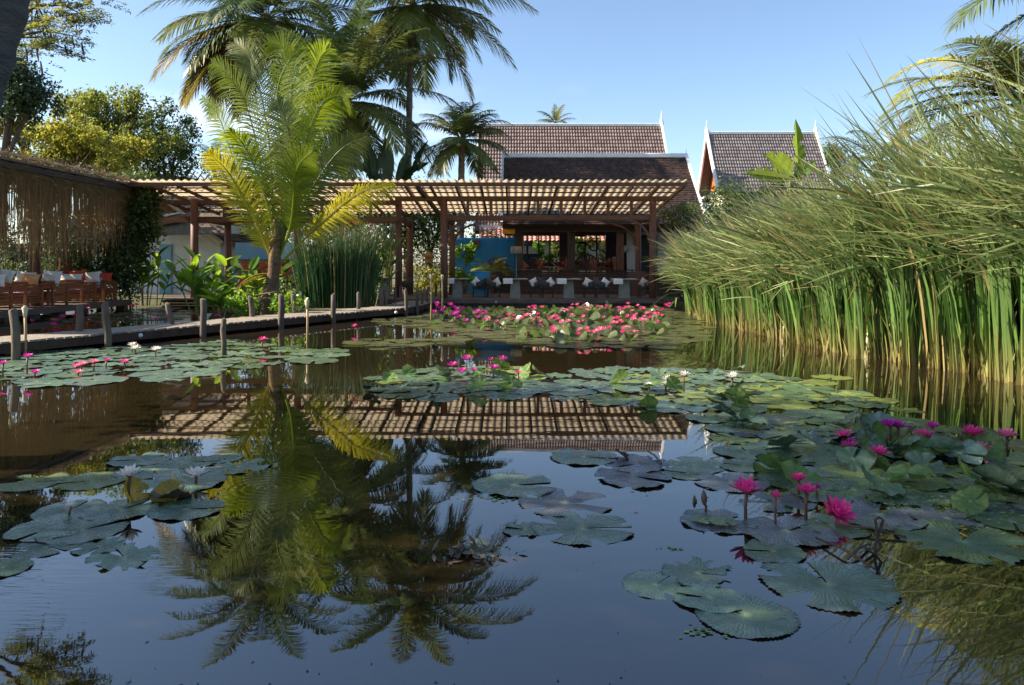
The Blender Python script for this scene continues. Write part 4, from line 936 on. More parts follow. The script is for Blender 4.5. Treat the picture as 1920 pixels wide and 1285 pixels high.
# ------------------------------------------------------------------ broad-leaved plants
def big_leaf(l, w, m, droop=.5, fold=.25, n=8, torn=0.):
    """one blade leaf: base at origin, growing along +Y, z up"""
    mb = MB(); vs = []; fs = []
    for i in range(n+1):
        u = i/n; y = l*u*(1-.12*droop*u); z = -droop*l*.5*u*u; ww = w*.5*math.sin(math.pi*min(1, .06+u*.94))**.7 if i < n else .004
        for k, sx in enumerate((-1, -.5, 0, .5, 1)): vs.append((sx*ww, y + (-torn*random.uniform(0,.5)*abs(sx)*w), z + abs(sx)*fold*ww + random.uniform(-.02,.02)*w*abs(sx)))
    for i in range(n):
        for k in range(4):
            if torn and k in (0, 3) and random.random() < torn: continue
            a = i*5+k; fs.append((a, a+1, a+6, a+5))
    return mb.add(vs, fs).mesh('leaf')
leafm = {}
def leaf_set(key, m, l, w, droop, fold, torn=0, cnt=4):
    leafm[key] = []
    for k in range(cnt):
        me = big_leaf(l*random.uniform(.85,1.1), w*random.uniform(.85,1.1), m, droop*random.uniform(.6,1.4), fold, 8, torn); me.materials.append(M[m]); me.shade_smooth(); leafm[key].append(me)
leaf_set('canna', 'leaf_bright', .75, .26, .5, .35); leaf_set('heli', 'leaf_green', 1.0, .32, .5, .3); leaf_set('bananabig', 'banana_leaf', 1.7, .5, .5, .3, .35)
leaf_set('travel', 'banana_dark', 2.2, .6, .35, .25, .3); leaf_set('strap', 'variegated', 1.5, .07, 1.1, .2); leaf_set('canna_dk', 'leaf_green', .7, .24, .5, .35)
leaf_set('strap_dark', 'leaf_dark', 1.4, .12, 1.0, .2)
def leafy(name, label, base, stems, keys, h, spread, perstem=6, group=None, tilt=(.5, 1.1), cat='plant', sc=1.):
    t = thing(name, label, cat, base, 0, group)
    for s_ in range(stems):
        a = random.uniform(0, 6.28); r = random.uniform(0, spread)*.5; hh = h*random.uniform(.65, 1.05)
        p0 = Vector((math.cos(a)*r, math.sin(a)*r, 0)); p1 = p0 + Vector((math.cos(a)*spread*.35*random.random(), math.sin(a)*spread*.35*random.random(), hh))
        MB().tube([p0+Vector((0,0,-.1)), p0.lerp(p1,.5), p1], [.022,.018,.01], 5).build('stem', 'rachis', t)
        for k in range(perstem):
            u = .3 + .7*(k+random.random()*.5)/perstem; az = random.uniform(0, 6.28) ; me = random.choice(leafm[random.choice(keys)])
            put('leaf', me, None, t, loc=p0.lerp(p1, min(1,u)), rot=Euler((R(90)-random.uniform(*tilt), random.uniform(-.3,.3), az)), scale=sc*random.uniform(.7,1.1))
    return t
leafy('canna_plant', 'bright green canna clump before the blue door at the pavilion corner', on(275, 568, .16), 9, ('canna','canna','canna_dk'), 1.9, 1.5, 6)
leafy('canna_plant', 'tall sunlit canna clump in the middle behind the walkway', on(385, 585, .16), 13, ('canna','canna','canna_dk'), 1.75, 1.9, 6)
leafy('canna_plant', 'low leafy canna at the water edge right of the tall clump', on(420, 590, .16), 6, ('canna','canna_dk'), .7, 1.2, 5)
leafy('heliconia_plant', 'large leaved heliconia right of the upright reed clump', on(690, 573, .16), 8, ('heli','canna'), 1.9, 1.3, 5)
leafy('heliconia_plant', 'tall heliconia behind the reed clump under the pergola beam', Vector((-5.2, 27.2, .16)), 9, ('heli','canna'), 2.4, 1.7, 6)
leafy('heliconia_plant', 'dark heliconia behind the young palm trunk', Vector((-8.6, 27.5, .16)), 7, ('heli','canna_dk'), 1.5, 1.8, 5)
# striped strap-leaf plant right of the deck
t = thing('strap_leaf_plant', 'cream striped strap leaved plant arching right of the pergola', 'plant', (6.4, 27.8, .1))
for k in range(120):
    az = random.uniform(0, 6.28); h = random.uniform(.1, 2.2)
    put('leaf', random.choice(leafm['strap' if random.random() < .55 else 'strap_dark']), None, t, loc=(random.uniform(-.25,.25), random.uniform(-.25,.25), h), rot=Euler((R(random.uniform(5, 60)), random.uniform(-.3,.3), az)), scale=random.uniform(.6, 1.05))
MB().tube([(0,0,-.2),(.05,0,2.2)], [.07,.04], 7).build('stem', 'bark', t)
# banana behind the reed bed
bb = Vector((9.6, 25.8, .16)); t = thing('banana_plant', 'banana plant with one upright young leaf above the reed bed', 'banana plant', bb)
MB().tube([(0,0,-.2), (0,.05,2.0), (.05,.05,3.6)], [.16,.13,.06], 9).build('stem', 'rachis', t, True)
for (px, py, px2, py2, w_, key) in ((1497, 340, 1496, 222, .46, 'banana_leaf'), (1485, 330, 1434, 286, .85, 'banana_leaf'), (1482, 336, 1398, 322, .62, 'banana_leaf'), (1490, 335, 1530, 300, .4, 'banana_leaf'), (1470, 350, 1390, 372, .4, 'banana_dark')):
    a, b2 = at(px, py, 25.6), at(px2, py2, 25.0); d = b2-a; me = big_leaf(d.length, w_, key, .12, .35, 12, .25); me.materials.append(M[key])
    o = put('leaf', me, None, t); y = d.normalized(); zz = Vector((.15, -1, .35)); x = y.cross(zz).normalized(); zz = x.cross(y)
    o.matrix_local = Matrix.Translation(a-bb) @ Matrix((x, y, zz)).transposed().to_4x4()
    MB().tube([(0,0,a.z*.75), a-bb], [.05,.03], 6).build('leaf_stalk', 'rachis', t)
# traveller-like dark big leaves behind the pergola, centre
t = thing('dark_banana_clump', 'dark broad leaved banana clump behind the pergola between palm trunks', 'banana plant', at(725, 540, 36)); tb0 = Vector((at(725,0,36).x, 36, .16)); t.location = tb0
for (px, py, px2, py2, w_) in ((700,345,688,262,.75), (725,345,722,258,.8), (745,345,772,268,.7), (715,340,660,300,.6), (735,350,800,300,.6), (760,350,795,262,.5), (690,360,640,330,.6), (750,352,820,345,.6)):
    a, b2 = at(px, py, 36), at(px2, py2, 35.7); d = b2-a; me = big_leaf(d.length*1.05, w_, 'x', .2, .3, 9, .12); me.materials.append(M['banana_dark'])
    o = put('leaf', me, None, t); y = d.normalized(); zz = Vector((random.uniform(-.5,.5), -.7, .5)); x = y.cross(zz).normalized(); zz = x.cross(y)
    o.matrix_local = Matrix.Translation(a-tb0) @ Matrix((x, y, zz)).transposed().to_4x4()
    MB().tube([(random.uniform(-.2,.2),0,0), a-tb0], [.09,.035], 6).build('leaf_stalk', 'rachis', t)

# shrubs (leaf clouds on stems)
def shrub(label, base, blobs, m, leaf=.1, name='shrub', cat='shrub', group=None, **kw):
    return tree(label, base, blobs, m, leaf, .035, 'bark', group, cat, name, **kw)
c = on(455, 586, .16); shrub('low yellow green shrub at the foot of the young palm', (c.x, c.y, .16), [(c.x-.5, c.y, .6, .8, .5, .45, 900), (c.x+.3, c.y, .55, .6, .5, .4, 700)], 'leaf_bright', .09)
c = on(480, 592, .16); shrub('bright ground foliage hiding the young palm base', (c.x, c.y, .16), [(c.x-.3, c.y-.1, .45, .55, .3, .4, 700), (c.x+.9, c.y, .45, .5, .3, .4, 600)], 'leaf_bright', .1)
leafy('canna_plant', 'small bright canna left of the young palm trunk', on(478, 584, .16), 4, ('canna',), 1.2, .8, 5)
c = on(538, 580, .16); shrub('small leafy shrub between young palm and reed clump', (c.x, c.y, .16), [(c.x, c.y+.3, .7, .5, .5, .6, 700)], 'leaf_green', .1)
for k, (px, D, zc, rx, rz_, m, n, l2) in enumerate(((812, 38, 2.3, 1.4, 2.0, 'leaf_olive', 3500, 'yellow green tree seen between the two left pergola columns'),
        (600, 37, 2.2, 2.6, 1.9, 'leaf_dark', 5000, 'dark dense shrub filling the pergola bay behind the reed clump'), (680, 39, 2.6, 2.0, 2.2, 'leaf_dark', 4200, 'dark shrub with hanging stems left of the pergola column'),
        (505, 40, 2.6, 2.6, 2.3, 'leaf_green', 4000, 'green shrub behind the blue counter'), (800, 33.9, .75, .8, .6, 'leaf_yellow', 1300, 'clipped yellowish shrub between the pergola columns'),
        (905, 36.2, 2.75, 1.5, .45, 'leaf_yellow', 1300, 'low sunlit foliage showing above the blue screen'))):
    x = (px-960)/F*D; shrub(l2, (x, D, .16), [(x, D, zc, rx, 1.0 if k != 5 else .3, rz_, n)], m, .13)
for k, (px, l2, m) in enumerate(((995, 'sunlit garden shrub seen through the left hall window', 'leaf_bright'), (1035, 'garden shrub seen beside the thin white garden post', 'leaf_olive'), (1085, 'sunlit garden shrub seen through the right hall window', 'leaf_bright'), (1125, 'large yellow green plant at the right end of the hall window', 'leaf_yellow'))):
    D = 43.5; x = (px-960)/F*D; shrub(l2, (x, D, .16), [(x, D, 2.0+.35*(k > 1), .65, .4, .75+.4*(k > 1), 1100)], m, .17, split=4)
shrub('flowering vine mass at the right pergola corner', (7.0, 30.4, .16), [(6.6, 29.6, 3.5, .75, .7, .5, 1300), (7.6, 30.6, 3.3, .7, .8, .8, 1300), (7.3, 30.2, 1.8, .8, .8, 1.4, 1900)], 'leaf_vine', .12)
shrub('leafy bush hiding the wall right of the low dark roof', (10.4, 36, .16), [(10.2, 36, 4.4, 1.1, .8, 1.2, 2200), (11.2, 36.2, 3.6, 1.1, .8, 1.6, 2200), (9.6, 35.6, 3.0, .9, .8, 1.6, 1800)], 'leaf_vine', .15)
vt = bpy.data.objects[[o.name for o in bpy.data.objects if o.get('label') == 'flowering vine mass at the right pergola corner'][0]]
C = blob_points([(6.7-7.0, 29.2-30.4, 3.3-.16, .8, .5, .5, 90)], 3, .3); Vv, Qq = leaves(C, .07, .9); tag(put('violet_flowers', np_mesh('violet_flowers', Vv, Qq), 'flower_violet', vt), kind='stuff')
hr = shrub('shrub with red bracts and pale stems above the reed clump', (-6.0, 26.4, .16), [(-6.2, 26.4, 2.9, .8, .6, .5, 600), (-5.2, 26.6, 2.7, .8, .6, .6, 600)], 'leaf_vine', .11)
C = blob_points([(.2, 0, 2.9-.16, 1.2, .5, .45, 60)], 5, .12); Vv, Qq = leaves(C, .10, .6); tag(put('red_bracts', np_mesh('red_bracts', Vv, Qq), 'bract_red', hr), kind='stuff')
# vine-covered pavilion corner
cvn = shrub('dense climbing vine wrapping the far corner of the pavilion', (-14.3, 28.0, .16), [(-14.2, 28.1, 4.2, .85, .7, .8, 6500), (-14.15, 28.1, 3.1, .8, .6, .95, 5500), (-14.5, 27.8, 1.8, .8, .6, 1.1, 3000), (-15.4, 27.6, 2.2, .9, .5, 1.5, 2600), (-16.6, 27.3, 1.9, .7, .4, 1.3, 1600), (-14.9, 27.9, .7, 1.0, .6, .6, 1500)], 'leaf_vine', .14, name='climbing_vine', cat='vine')
shrub('dark pot shrub beside the pavilion post', (-17.2, 25.6, ZD), [(-17.2, 25.6, 1.9, .6, .5, 1.2, 1500)], 'leaf_dark', .12)
# potted plants by the blue screen
def pot(p, parent, r=.2, h=.36, m='terracotta'): MB().lathe([(r*.7,0),(r,h*.9),(r*1.08,h*.92),(r*1.08,h),(r*.9,h),(r*.85,h*.85)], 14).build('pot', m, parent, True)
p = Vector((at(919,0,33.6).x, 33.6, ZD)); t = thing('potted_palm', 'potted palm with arching yellow green fronds before the blue screen', 'potted plant', p); pot(p, t, .24, .85)
for k in range(15):
    az = R(24*k+random.uniform(-10,10)); el = R(random.uniform(35, 80)); h = Vector((math.sin(az), math.cos(az), 0)); P = []; q = Vector((0,0,.8)); e = el
    for i in range(6): P.append(q.copy()); q = q + (h*math.cos(e)+Vector((0,0,1))*math.sin(e))*.27; e -= R(17)
    frond_mesh(P, .42, side=(math.cos(az), -math.sin(az), 0), pairs=16, droop=.4, width=.035, start=.3, rr=.012).build('frond', 'frond_lime', t)
p = Vector((at(866,0,33.9).x, 33.9, ZD)); pt = shrub('potted frangipani with bare branches before the blue screen', p, [(p.x+.1, p.y, 2.0, .6, .3, .4, 160), (p.x-.2, p.y, 1.2, .5, .3, .4, 260), (p.x+.35, p.y, 2.35, .35, .3, .25, 100)], 'leaf_bright', .24, name='potted_frangipani', cat='potted plant'); pot(p, pt, .28, .4)
bh = thing('spirit_house', 'tiny wooden birdhouse on a pole between the pergola columns', 'birdhouse', (at(804,0,35).x, 35, .16))
MB().tube([(0,0,-.1),(0,0,1.55)], .05, 7).build('pole', 'post_grey', bh); MB().box(-.17,.17,-.15,.15,1.55,1.85).build('body', 'hut_wood', bh)
MB().add([(-.25,-.22,1.83),(.25,-.22,1.83),(0,-.22,2.12),(-.25,.22,1.83),(.25,.22,1.83),(0,.22,2.12)], [(0,1,2),(5,4,3),(0,3,4,1),(1,4,5,2),(2,5,3,0)]).build('roof', 'hut_wood', bh)

# ------------------------------------------------------------------ background trees
def px_blob(px, py, D, rx, ry_px, n, dy=1.2): c = at(px, py, D); return (c.x, c.y, c.z, rx*D/F, dy, ry_px*D/F, n)
tree('yellow green flat crowned tree rising behind the pavilion roof', (at(90,0,34).x, 34, .16), [px_blob(40,265,34,85,38,6500), px_blob(130,283,33.5,92,38,7500), px_blob(190,303,33,58,26,4200), px_blob(20,235,34.5,45,22,1500), px_blob(80,320,33,130,22,2500)], 'leaf_yellow', .16, .22, per=40, spread=.3, split=6)
tree('tall olive green tree behind the yellow green one', (at(190,0,44).x, 44, .16), [px_blob(165,215,44,60,45,4000), px_blob(235,225,44,70,50,4500), px_blob(130,245,44,60,45,3500), px_blob(215,290,43,100,45,5000), px_blob(180,190,45,40,22,1500)], 'leaf_olive', .20, .26, split=7, spread=.26)
tree('feathery dark tree behind the crossed pole roof', (at(315,0,47).x, 47, .16), [px_blob(300,235,47,50,50,2600), px_blob(330,280,46,50,50,3600), px_blob(275,300,46,60,45,3200), px_blob(360,310,46,35,35,1600)], 'leaf_green', .19, .2, split=6, spread=.28)
tree('dark blue green tree at the left picture edge', (at(10,0,31).x-.4, 31, .16), [px_blob(30,160,31,40,38,2600), px_blob(70,185,31,35,26,1900), px_blob(20,125,31,22,28,1200), px_blob(25,210,31,45,25,1500)], 'leaf_dark', .17, .2)
tree('small far tree right of the grey roofed house', (at(1562,0,62).x, 62, .16), [px_blob(1560,290,62,22,18,1200), px_blob(1580,315,62,30,25,1400)], 'leaf_green', .22, .16)
tree('dark leafy tree behind the tall palm trunks', (at(600,0,46).x, 46, .16), [px_blob(560,380,46,110,55,5000), px_blob(660,385,46,90,50,4200), px_blob(760,395,46,70,55,3600), px_blob(470,390,46,70,55,3200)], 'leaf_dark', .2, .22)
tree('green tree behind the pergola left of the brown roof', (at(800,0,39.4).x, 39.4, .16), [px_blob(790,420,39.4,60,60,3800), px_blob(845,405,39.4,36,40,1800)], 'leaf_green', .18, .2)
tree('distant palm coloured hedge tree behind the reed bed', (14, 30, .16), [(13.5, 30, 2.6, 3.0, 2, 1.6, 5000), (18, 31, 2.6, 3.0, 2, 1.8, 5000)], 'leaf_green', .2, .2)

# pod tree at the top left
pt_base = Vector((-12.6, 14.6, .16)); t = thing('pod_tree', 'feathery leaved tree with dangling dark pods at the top left', 'tree', pt_base)
lim = [at(-60,120,14), at(20,70,14), at(70,10,14), at(95,-60,14), at(60,-130,14.2)]
MB().tube([Vector((0,0,-.2)), Vector((.1,0,2.5)), Vector((.8,-.3,4.6))], [.26,.2,.15], 9).build('trunk', 'bark', t, True); fk = pt_base + Vector((.8,-.3,4.6))
tips = [at(*q) for q in ((175,20,13.6),(170,35,13.8),(120,30,14),(150,70,13.8),(95,85,14),(60,55,14),(130,95,14),(70,40,14.4),(175,5,14),(40,90,14.6),(90,-30,14),(150,-60,14),(200,-90,13.6),(60,-90,14.4),(110,-130,14),(30,-50,14.6),(180,-150,14),(90,-180,14.4),(20,-130,14.8),(-30,-60,14.6),(-40,20,14.6),(130,10,14.6),(60,-10,14),(-60,-130,15),(-20,-190,15),(60,110,14.3),(215,-60,13.6),(160,-110,14.8))]
C = []; Dd = []
for i, q in enumerate(tips):
    hubp = lim[1 + i % 3] if i < 10 else lim[3 + i % 2]; mid = hubp.lerp(q, .5) + Vector((0,0,.12))
    MB().tube([fk-pt_base, fk.lerp(hubp,.6)-pt_base, hubp-pt_base, mid-pt_base, q-pt_base], [.07,.045,.03,.018,.006], 5).build('branch', 'bark', t)
    for k in range(26):                                # bipinnate sprays
        b0 = hubp.lerp(q, random.uniform(.45, 1.05)) + Vector((random.gauss(0,.14), random.gauss(0,.14), random.gauss(0,.06)))
        az = random.uniform(0, 6.28); dv = Vector((math.cos(az), math.sin(az), random.uniform(-.35,.1)))
        for j in range(26): C.append(b0 + dv*.30*(j//2)/13 ); Dd.append(Vector((-dv.y, dv.x, 0))*(1 if j % 2 else -1) + dv*.3)
C = np.array([tuple(x) for x in C]); Dd = np.array([tuple(x) for x in Dd])
Vv, Qq = leaves(C, .075, .30, 1.2, .3, dirs=Dd); put('crown', np_mesh('crown', Vv-np.array(pt_base), Qq), 'leaf_olive', t)
for (px, py, l) in ((68,85,.32), (76,115,.3), (153,80,.26), (122,85,.2), (93,55,.2), (48,90,.3), (135,70,.2), (84,72,.22)):
    p = at(px, py, 13.9)-pt_base; MB().tube([p, p+Vector((.02,0,-l*.5)), p+Vector((.05,0,-l))], [.012,.022,.006], 5).build('seed_pod', 'pod', t)

# shade trees on the left bank, just outside the picture
tree('broad shade tree on the left bank nearest the viewer', (-11.2, 4.6, .16), [(-10.6, 3.8, 7.0, 2.4, 2.2, 1.9, 5200), (-11.6, 6.4, 9.0, 2.4, 2.0, 1.9, 5200), (-10.6, 8.0, 6.9, 1.9, 1.6, 1.5, 4200), (-9.6, 1.8, 5.6, 1.8, 1.6, 1.5, 3600), (-10.6, 3.4, 10.6, 2.4, 2.2, 1.9, 5200), (-11, 6.6, 12.2, 2.2, 1.9, 1.7, 4200)], 'leaf_green', .2, .3)

# ------------------------------------------------------------------ palms
def fr(n, el0, el1, lf=1., sag=75, mk=None, a0=0.):
    return [(a0 + 137.5*i + random.uniform(-12,12), el0 + (el1-el0)*i/(n-1) + random.uniform(-6,6), lf*random.uniform(.85,1.1), sag*random.uniform(.8,1.25), mk) for i in range(n)]
def base_top(pxb, pxt, pyt, D): b = at(pxb, 0, D); tp = at(pxt, pyt, D); return (b.x, D, .16), tp
b_, t_ = base_top(560, 500, 38, 39)
pA = palm('tall coconut palm with yellowing sunlit skirt at the left of the palm group', b_, t_, fr(19, 66, 8, .95, 75) + fr(16, 4, -36, .88, 60, None, 60) + [(-95, -8, 1.1, 70, 'frond_yellow'), (-80, -25, 1.05, 55, 'frond_yellow'), (-110, -38, 1.0, 45, 'frond_yellow'), (-70, -42, .95, 40, 'frond_yellow'), (-125, -15, 1.0, 65, 'frond_yellow'), (-95, -50, .9, 30, 'frond_yellow'), (-85, 14, 1.0, 75, 'frond'), (-100, -2, .95, 70, 'frond'), (-75, -15, .9, 60, 'frond_yellow'), (-115, 5, .95, 75, 'frond'), (-60, -30, .9, 45, 'frond'), (-90, -30, 1.0, 50, 'frond_yellow'), (-140, -25, .9, 50, 'frond'), (-50, -48, .9, 30, 'frond_yellow'), (-105, -58, .8, 20, 'frond_yellow')], (.3, 0), .17, flen=6.2, L=1.35, width=.10, pairs=66)  # left fronds coloured yellow for the sunlit side besides the yellowed skirt
b_, t_ = base_top(637, 652, 190, 37)
pB = palm('dense dark coconut palm in the middle of the palm group', b_, t_, fr(20, 84, 18, .95, 60) + fr(16, 8, -40, .85, 55, None, 40) + [(100, -22, 1.05, 45, 'frond_dark'), (-60, 75, 1.15, 35, 'frond_lime'), (20, 80, 1.2, 30, 'frond_lime')], (-.1, 0), .15, flen=6.0, L=1.35, width=.10, pairs=66, mats=('frond_dark','frond_dark','frond'))
b_, t_ = base_top(764, 772, 10, 40)
pC = palm('tall coconut palm with straight ringed trunk right of the group', b_, t_, fr(18, 68, 8, .85, 70) + fr(16, 4, -52, .78, 50, None, 70) + [(92, 18, 1.15, 70, 'frond'), (85, -12, 1.1, 60, 'frond'), (80, -45, 1.0, 40, 'frond_yellow'), (95, 35, 1.15, 80, 'frond')], (-.05, 0), .2, flen=6.0, L=1.35, width=.10, pairs=66)
b_, t_ = base_top(862, 866, 262, 35.5)
pD = palm('short dark palm in front of the brown tiled roof', b_, t_, fr(15, 84, 15, 1.0, 75) + fr(10, 8, -35, .95, 45, None, 50) + [(90, 45, 1.05, 95, 'frond_dark'), (-80, -5, 1.0, 60, 'frond')], (0, 0), .2, flen=2.6, L=.8, width=.07, pairs=50, mats=('frond_dark','frond_dark','frond'), sheath=False)
b_, t_ = base_top(1042, 1042, 232, 70)
palm('far palm crown peeping over the white roof ridge', b_, t_, fr(10, 75, 5, 1, 60), (0, 0), .2, flen=2.2, L=.6, width=.09, pairs=24, mats=('frond','frond_yellow'), sheath=False)
b_, t_ = base_top(425, 400, 300, 52)
palm('small distant palm below the white cloud at left', b_, t_, fr(9, 70, 0, 1, 75), (0, 0), .16, flen=2.6, L=.6, width=.07, pairs=26, sheath=False)
# right palms behind the reeds
b_, t_ = base_top(1945, 1935, 190, 15.5)
palm('coconut palm with pale arching fronds over the reed bed at right', b_, t_, [(-92, 38, 1.0, 100, 'frond_gold'), (-98, 24, 1.0, 85, 'frond_gold'), (-86, 12, 1.0, 75, 'frond'), (-94, -10, .9, 55, 'frond_gold'), (-80, 22, .95, 90, 'frond'), (-105, 52, .8, 95, 'frond'), (-60, 30, 1, 70, None), (-130, 35, .9, 80, None), (-95, 2, .95, 60, 'frond'), (60, 40, 1, 80, None), (0, 60, 1, 70, None), (120, 20, 1, 80, None), (180, 30, 1, 80, None), (-20, 25, 1, 80, None)], (0, 0), .18, flen=3.3, L=.85, width=.05, pairs=66, droop=.35)
b_, t_ = base_top(2075, 2040, -25, 13)
palm('dark palm whose frond tips hang in at the top right corner', b_, t_, [(-88, 25, 1.0, 70, 'frond_dark'), (-97, 5, .95, 75, 'frond_dark'), (-75, -20, .9, 55, 'frond_dark'), (-60, 30, 1, 70, None), (-130, 25, .9, 80, None), (50, 40, 1, 80, None), (0, 60, 1, 70, None), (120, 20, 1, 80, None), (180, 30, 1, 80, None)], (0, 0), .18, flen=2.9, L=.8, width=.045, pairs=60, mats=('frond_dark','frond'))
# small far palm tops over the reeds
b_, t_ = base_top(1660, 1650, 305, 24)
palm('low palm with feathery fronds behind the reed bed', b_, t_, fr(9, 60, 5, 1, 75), (0,0), .16, flen=2.2, L=.6, width=.045, pairs=36, sheath=False)

# near leaning trunk at the top left edge
nb = Vector((-5.25, 6.0, .16)); npz = [(-5.25,.16), (-4.85,1.5), (-4.42,2.75), (-4.06,4.0), (-3.8,5.4), (-3.7,7.2)]
t = thing('leaning_palm', 'thick dark ringed palm trunk leaning in at the top left edge', 'palm tree', nb); pth = smooth_path([Vector((x-nb.x, 0, z-nb.z-(.3 if z < .2 else 0))) for x, z in npz], 90)
MB().tube(pth, [.205*(1+.13*((i % 5)/5.0)) for i in range(90)], 16).build('trunk', 'palm_bark_dark', t, True)
for az, el in ((0,40),(60,50),(130,35),(-150,45),(-100,30),(-40,60)):
    a = R(az); h = Vector((math.sin(a), math.cos(a), 0)); P = []; q = pth[-1].copy(); e = R(el)
    for i in range(7): P.append(q.copy()); q = q + (h*math.cos(e)+Vector((0,0,1))*math.sin(e))*.6; e -= R(11)
    frond_mesh(P, .8, side=(math.cos(a), -math.sin(a), 0), pairs=40).build('frond', 'frond', t)

# young sunlit palm on the islet
YD = 22.0; fb = at(512, 590, YD); fb.z = .05
yp = thing('young_palm', 'young coconut palm with glowing yellow green fronds behind the walkway', 'palm tree', fb)
pth = smooth_path([at(496,592,YD)-fb, at(505,560,YD)-fb, at(512,520,YD)-fb, at(516,480,YD)-fb, at(518,440,YD)-fb], 30)
MB().tube([pth[0]+Vector((0,0,-.3))] + pth, [.30] + [(.29-.13*min(1,i/16))*(1+.10*(i % 2)) for i in range(30)], 12).build('trunk', 'palm_brown', yp, True)
MB().tube([at(512,520,YD)-fb, at(516,470,YD)-fb, at(519,400,YD)-fb], [.15,.18,.07], 10).build('leaf_sheath', 'leaf_sheath', yp, True)
def yf(pts, L, m, depth, view=(0,1,.0), droop=.26, pairs=96, lift=.1, **kw):
    P = [at(px, py, YD + depth*(i/(len(pts)-1))**1.3) - fb for i, (px, py) in enumerate(pts)]
    frond_mesh(P, L*1.12, view=view, pairs=pairs, droop=droop, width=.05, rr=.04, lift=lift, **kw).build('frond', m, yp)
yf([(514,505),(490,440),(455,370),(425,320),(392,288)], .85, 'frond_gold', -1.2, (.25,1,.1), .22)
yf([(520,470),(500,380),(485,290),(462,200),(425,140),(398,120)], .95, 'frond_lime', .6, (.5,1,.2), .28, start=.22)
yf([(518,470),(512,370),(505,270),(490,180),(470,110),(440,80)], 1.0, 'frond', 1.0, (-.4,1,.2), .25, start=.2)
yf([(522,470),(530,360),(540,250),(548,160),(535,95),(505,78)], 1.0, 'frond_lime', .3, (.3,1,.2), .3, start=.25)
yf([(524,470),(545,360),(560,250),(578,170),(600,110),(618,92)], .95, 'frond_lime', .9, (-.3,1,.2), .25, start=.25)
yf([(524,460),(556,340),(575,260),(600,200),(630,180),(652,185)], .8, 'frond_lime', -.6, (0,1,.4), .35, start=.22)
yf([(522,490),(545,420),(552,350),(560,310),(585,285)], .85, 'frond_lime', -1.5, (.2,1,.1), .2, start=.2)
yf([(524,480),(560,400),(600,330),(640,280),(688,256)], .8, 'frond', -.5, (.3,1,.5), .35, start=.2)
yf([(530,490),(580,440),(630,395),(680,360),(738,345)], .7, 'frond_gold', -.9, (-.1,1,.6), .45, start=.22)
yf([(512,490),(480,410),(450,340),(428,270),(408,215),(380,185)], .75, 'frond_lime', 1.0, (.3,1,.3), .3, start=.3)
yf([(518,480),(540,300),(566,180),(590,120),(612,75)], .8, 'frond_lime', 1.6, (.1,1,.3), .25, start=.3)
yf([(516,500),(530,430),(545,370),(550,300),(535,225),(520,190)], .9, 'frond', -.2, (-.5,1,.1), .2, start=.18)
yf([(520,490),(505,400),(480,320),(455,270),(430,245)], .8, 'frond_lime', -1.0, (.3,1,.2), .35, start=.2)
yf([(522,490),(548,390),(580,320),(612,290),(645,290)], .75, 'frond_lime', .6, (0,1,.3), .4, start=.2)
yf([(520,490),(528,380),(525,270),(520,170),(545,110),(575,100)], .9, 'frond_lime', .2, (.2,1,.2), .35, start=.25)
yf([(505,515),(485,515),(462,525),(440,545)], .3, 'frond_yellow', -.5, (0,.4,1), .4, pairs=20)

# ------------------------------------------------------------------ reeds
def reed_mesh(P0, Lh, phi0, phi1, psi, width, S=8, pw=2.0):
    n = len(P0); pts = [P0]; p = P0.copy(); dirs = []
    hd = np.stack([np.cos(psi), np.sin(psi), np.zeros(n)], 1)
    for s_ in range(S):
        f = (s_+.5)/S; g_ = np.clip((f-.34)/.4, 0, 1) if pw < 0 else None; ph = phi0 + phi1*(f**pw if pw > 0 else g_*g_*(3-2*g_) + .25*f)
        d = hd*np.sin(ph)[:, None] + np.array([0,0,1.])*np.cos(ph)[:, None]; p = p + d*(Lh/S)[:, None]; pts.append(p)
    P = np.stack(pts, 1)                                  # n,S+1,3
    hp = np.stack([-np.sin(psi), np.cos(psi), np.zeros(n)], 1)[:, None, :]; dd = unit(np.gradient(P, axis=1)); nn = np.cross(dd, np.broadcast_to(hp, dd.shape)); ta = rng.uniform(-1.5, 1.5, n)[:, None, None] + rng.normal(0, .5, (n, 1, 1))*np.linspace(0, 1, S+1)[None, :, None]
    wv2 = hp*np.cos(ta) + nn*np.sin(ta)
    prof = np.array([.8, 1, 1, 1, .95, .85, .7, .45, .05])[:S+1] if S == 8 else np.linspace(1, .1, S+1)
    w = (width[:, None]*prof[None])[..., None]*.5
    V = np.stack([P - wv2*w, P + wv2*w], 2).reshape(-1, 3)
    i = np.arange(n)[:, None]*(S+1)*2 + np.arange(S)[None]*2
    Qq = np.stack([i, i+1, i+3, i+2], -1).reshape(-1, 4)
    al = np.repeat(np.tile(np.linspace(0, 1, S+1), (n, 1)).reshape(-1), 2)
    return V, Qq, al
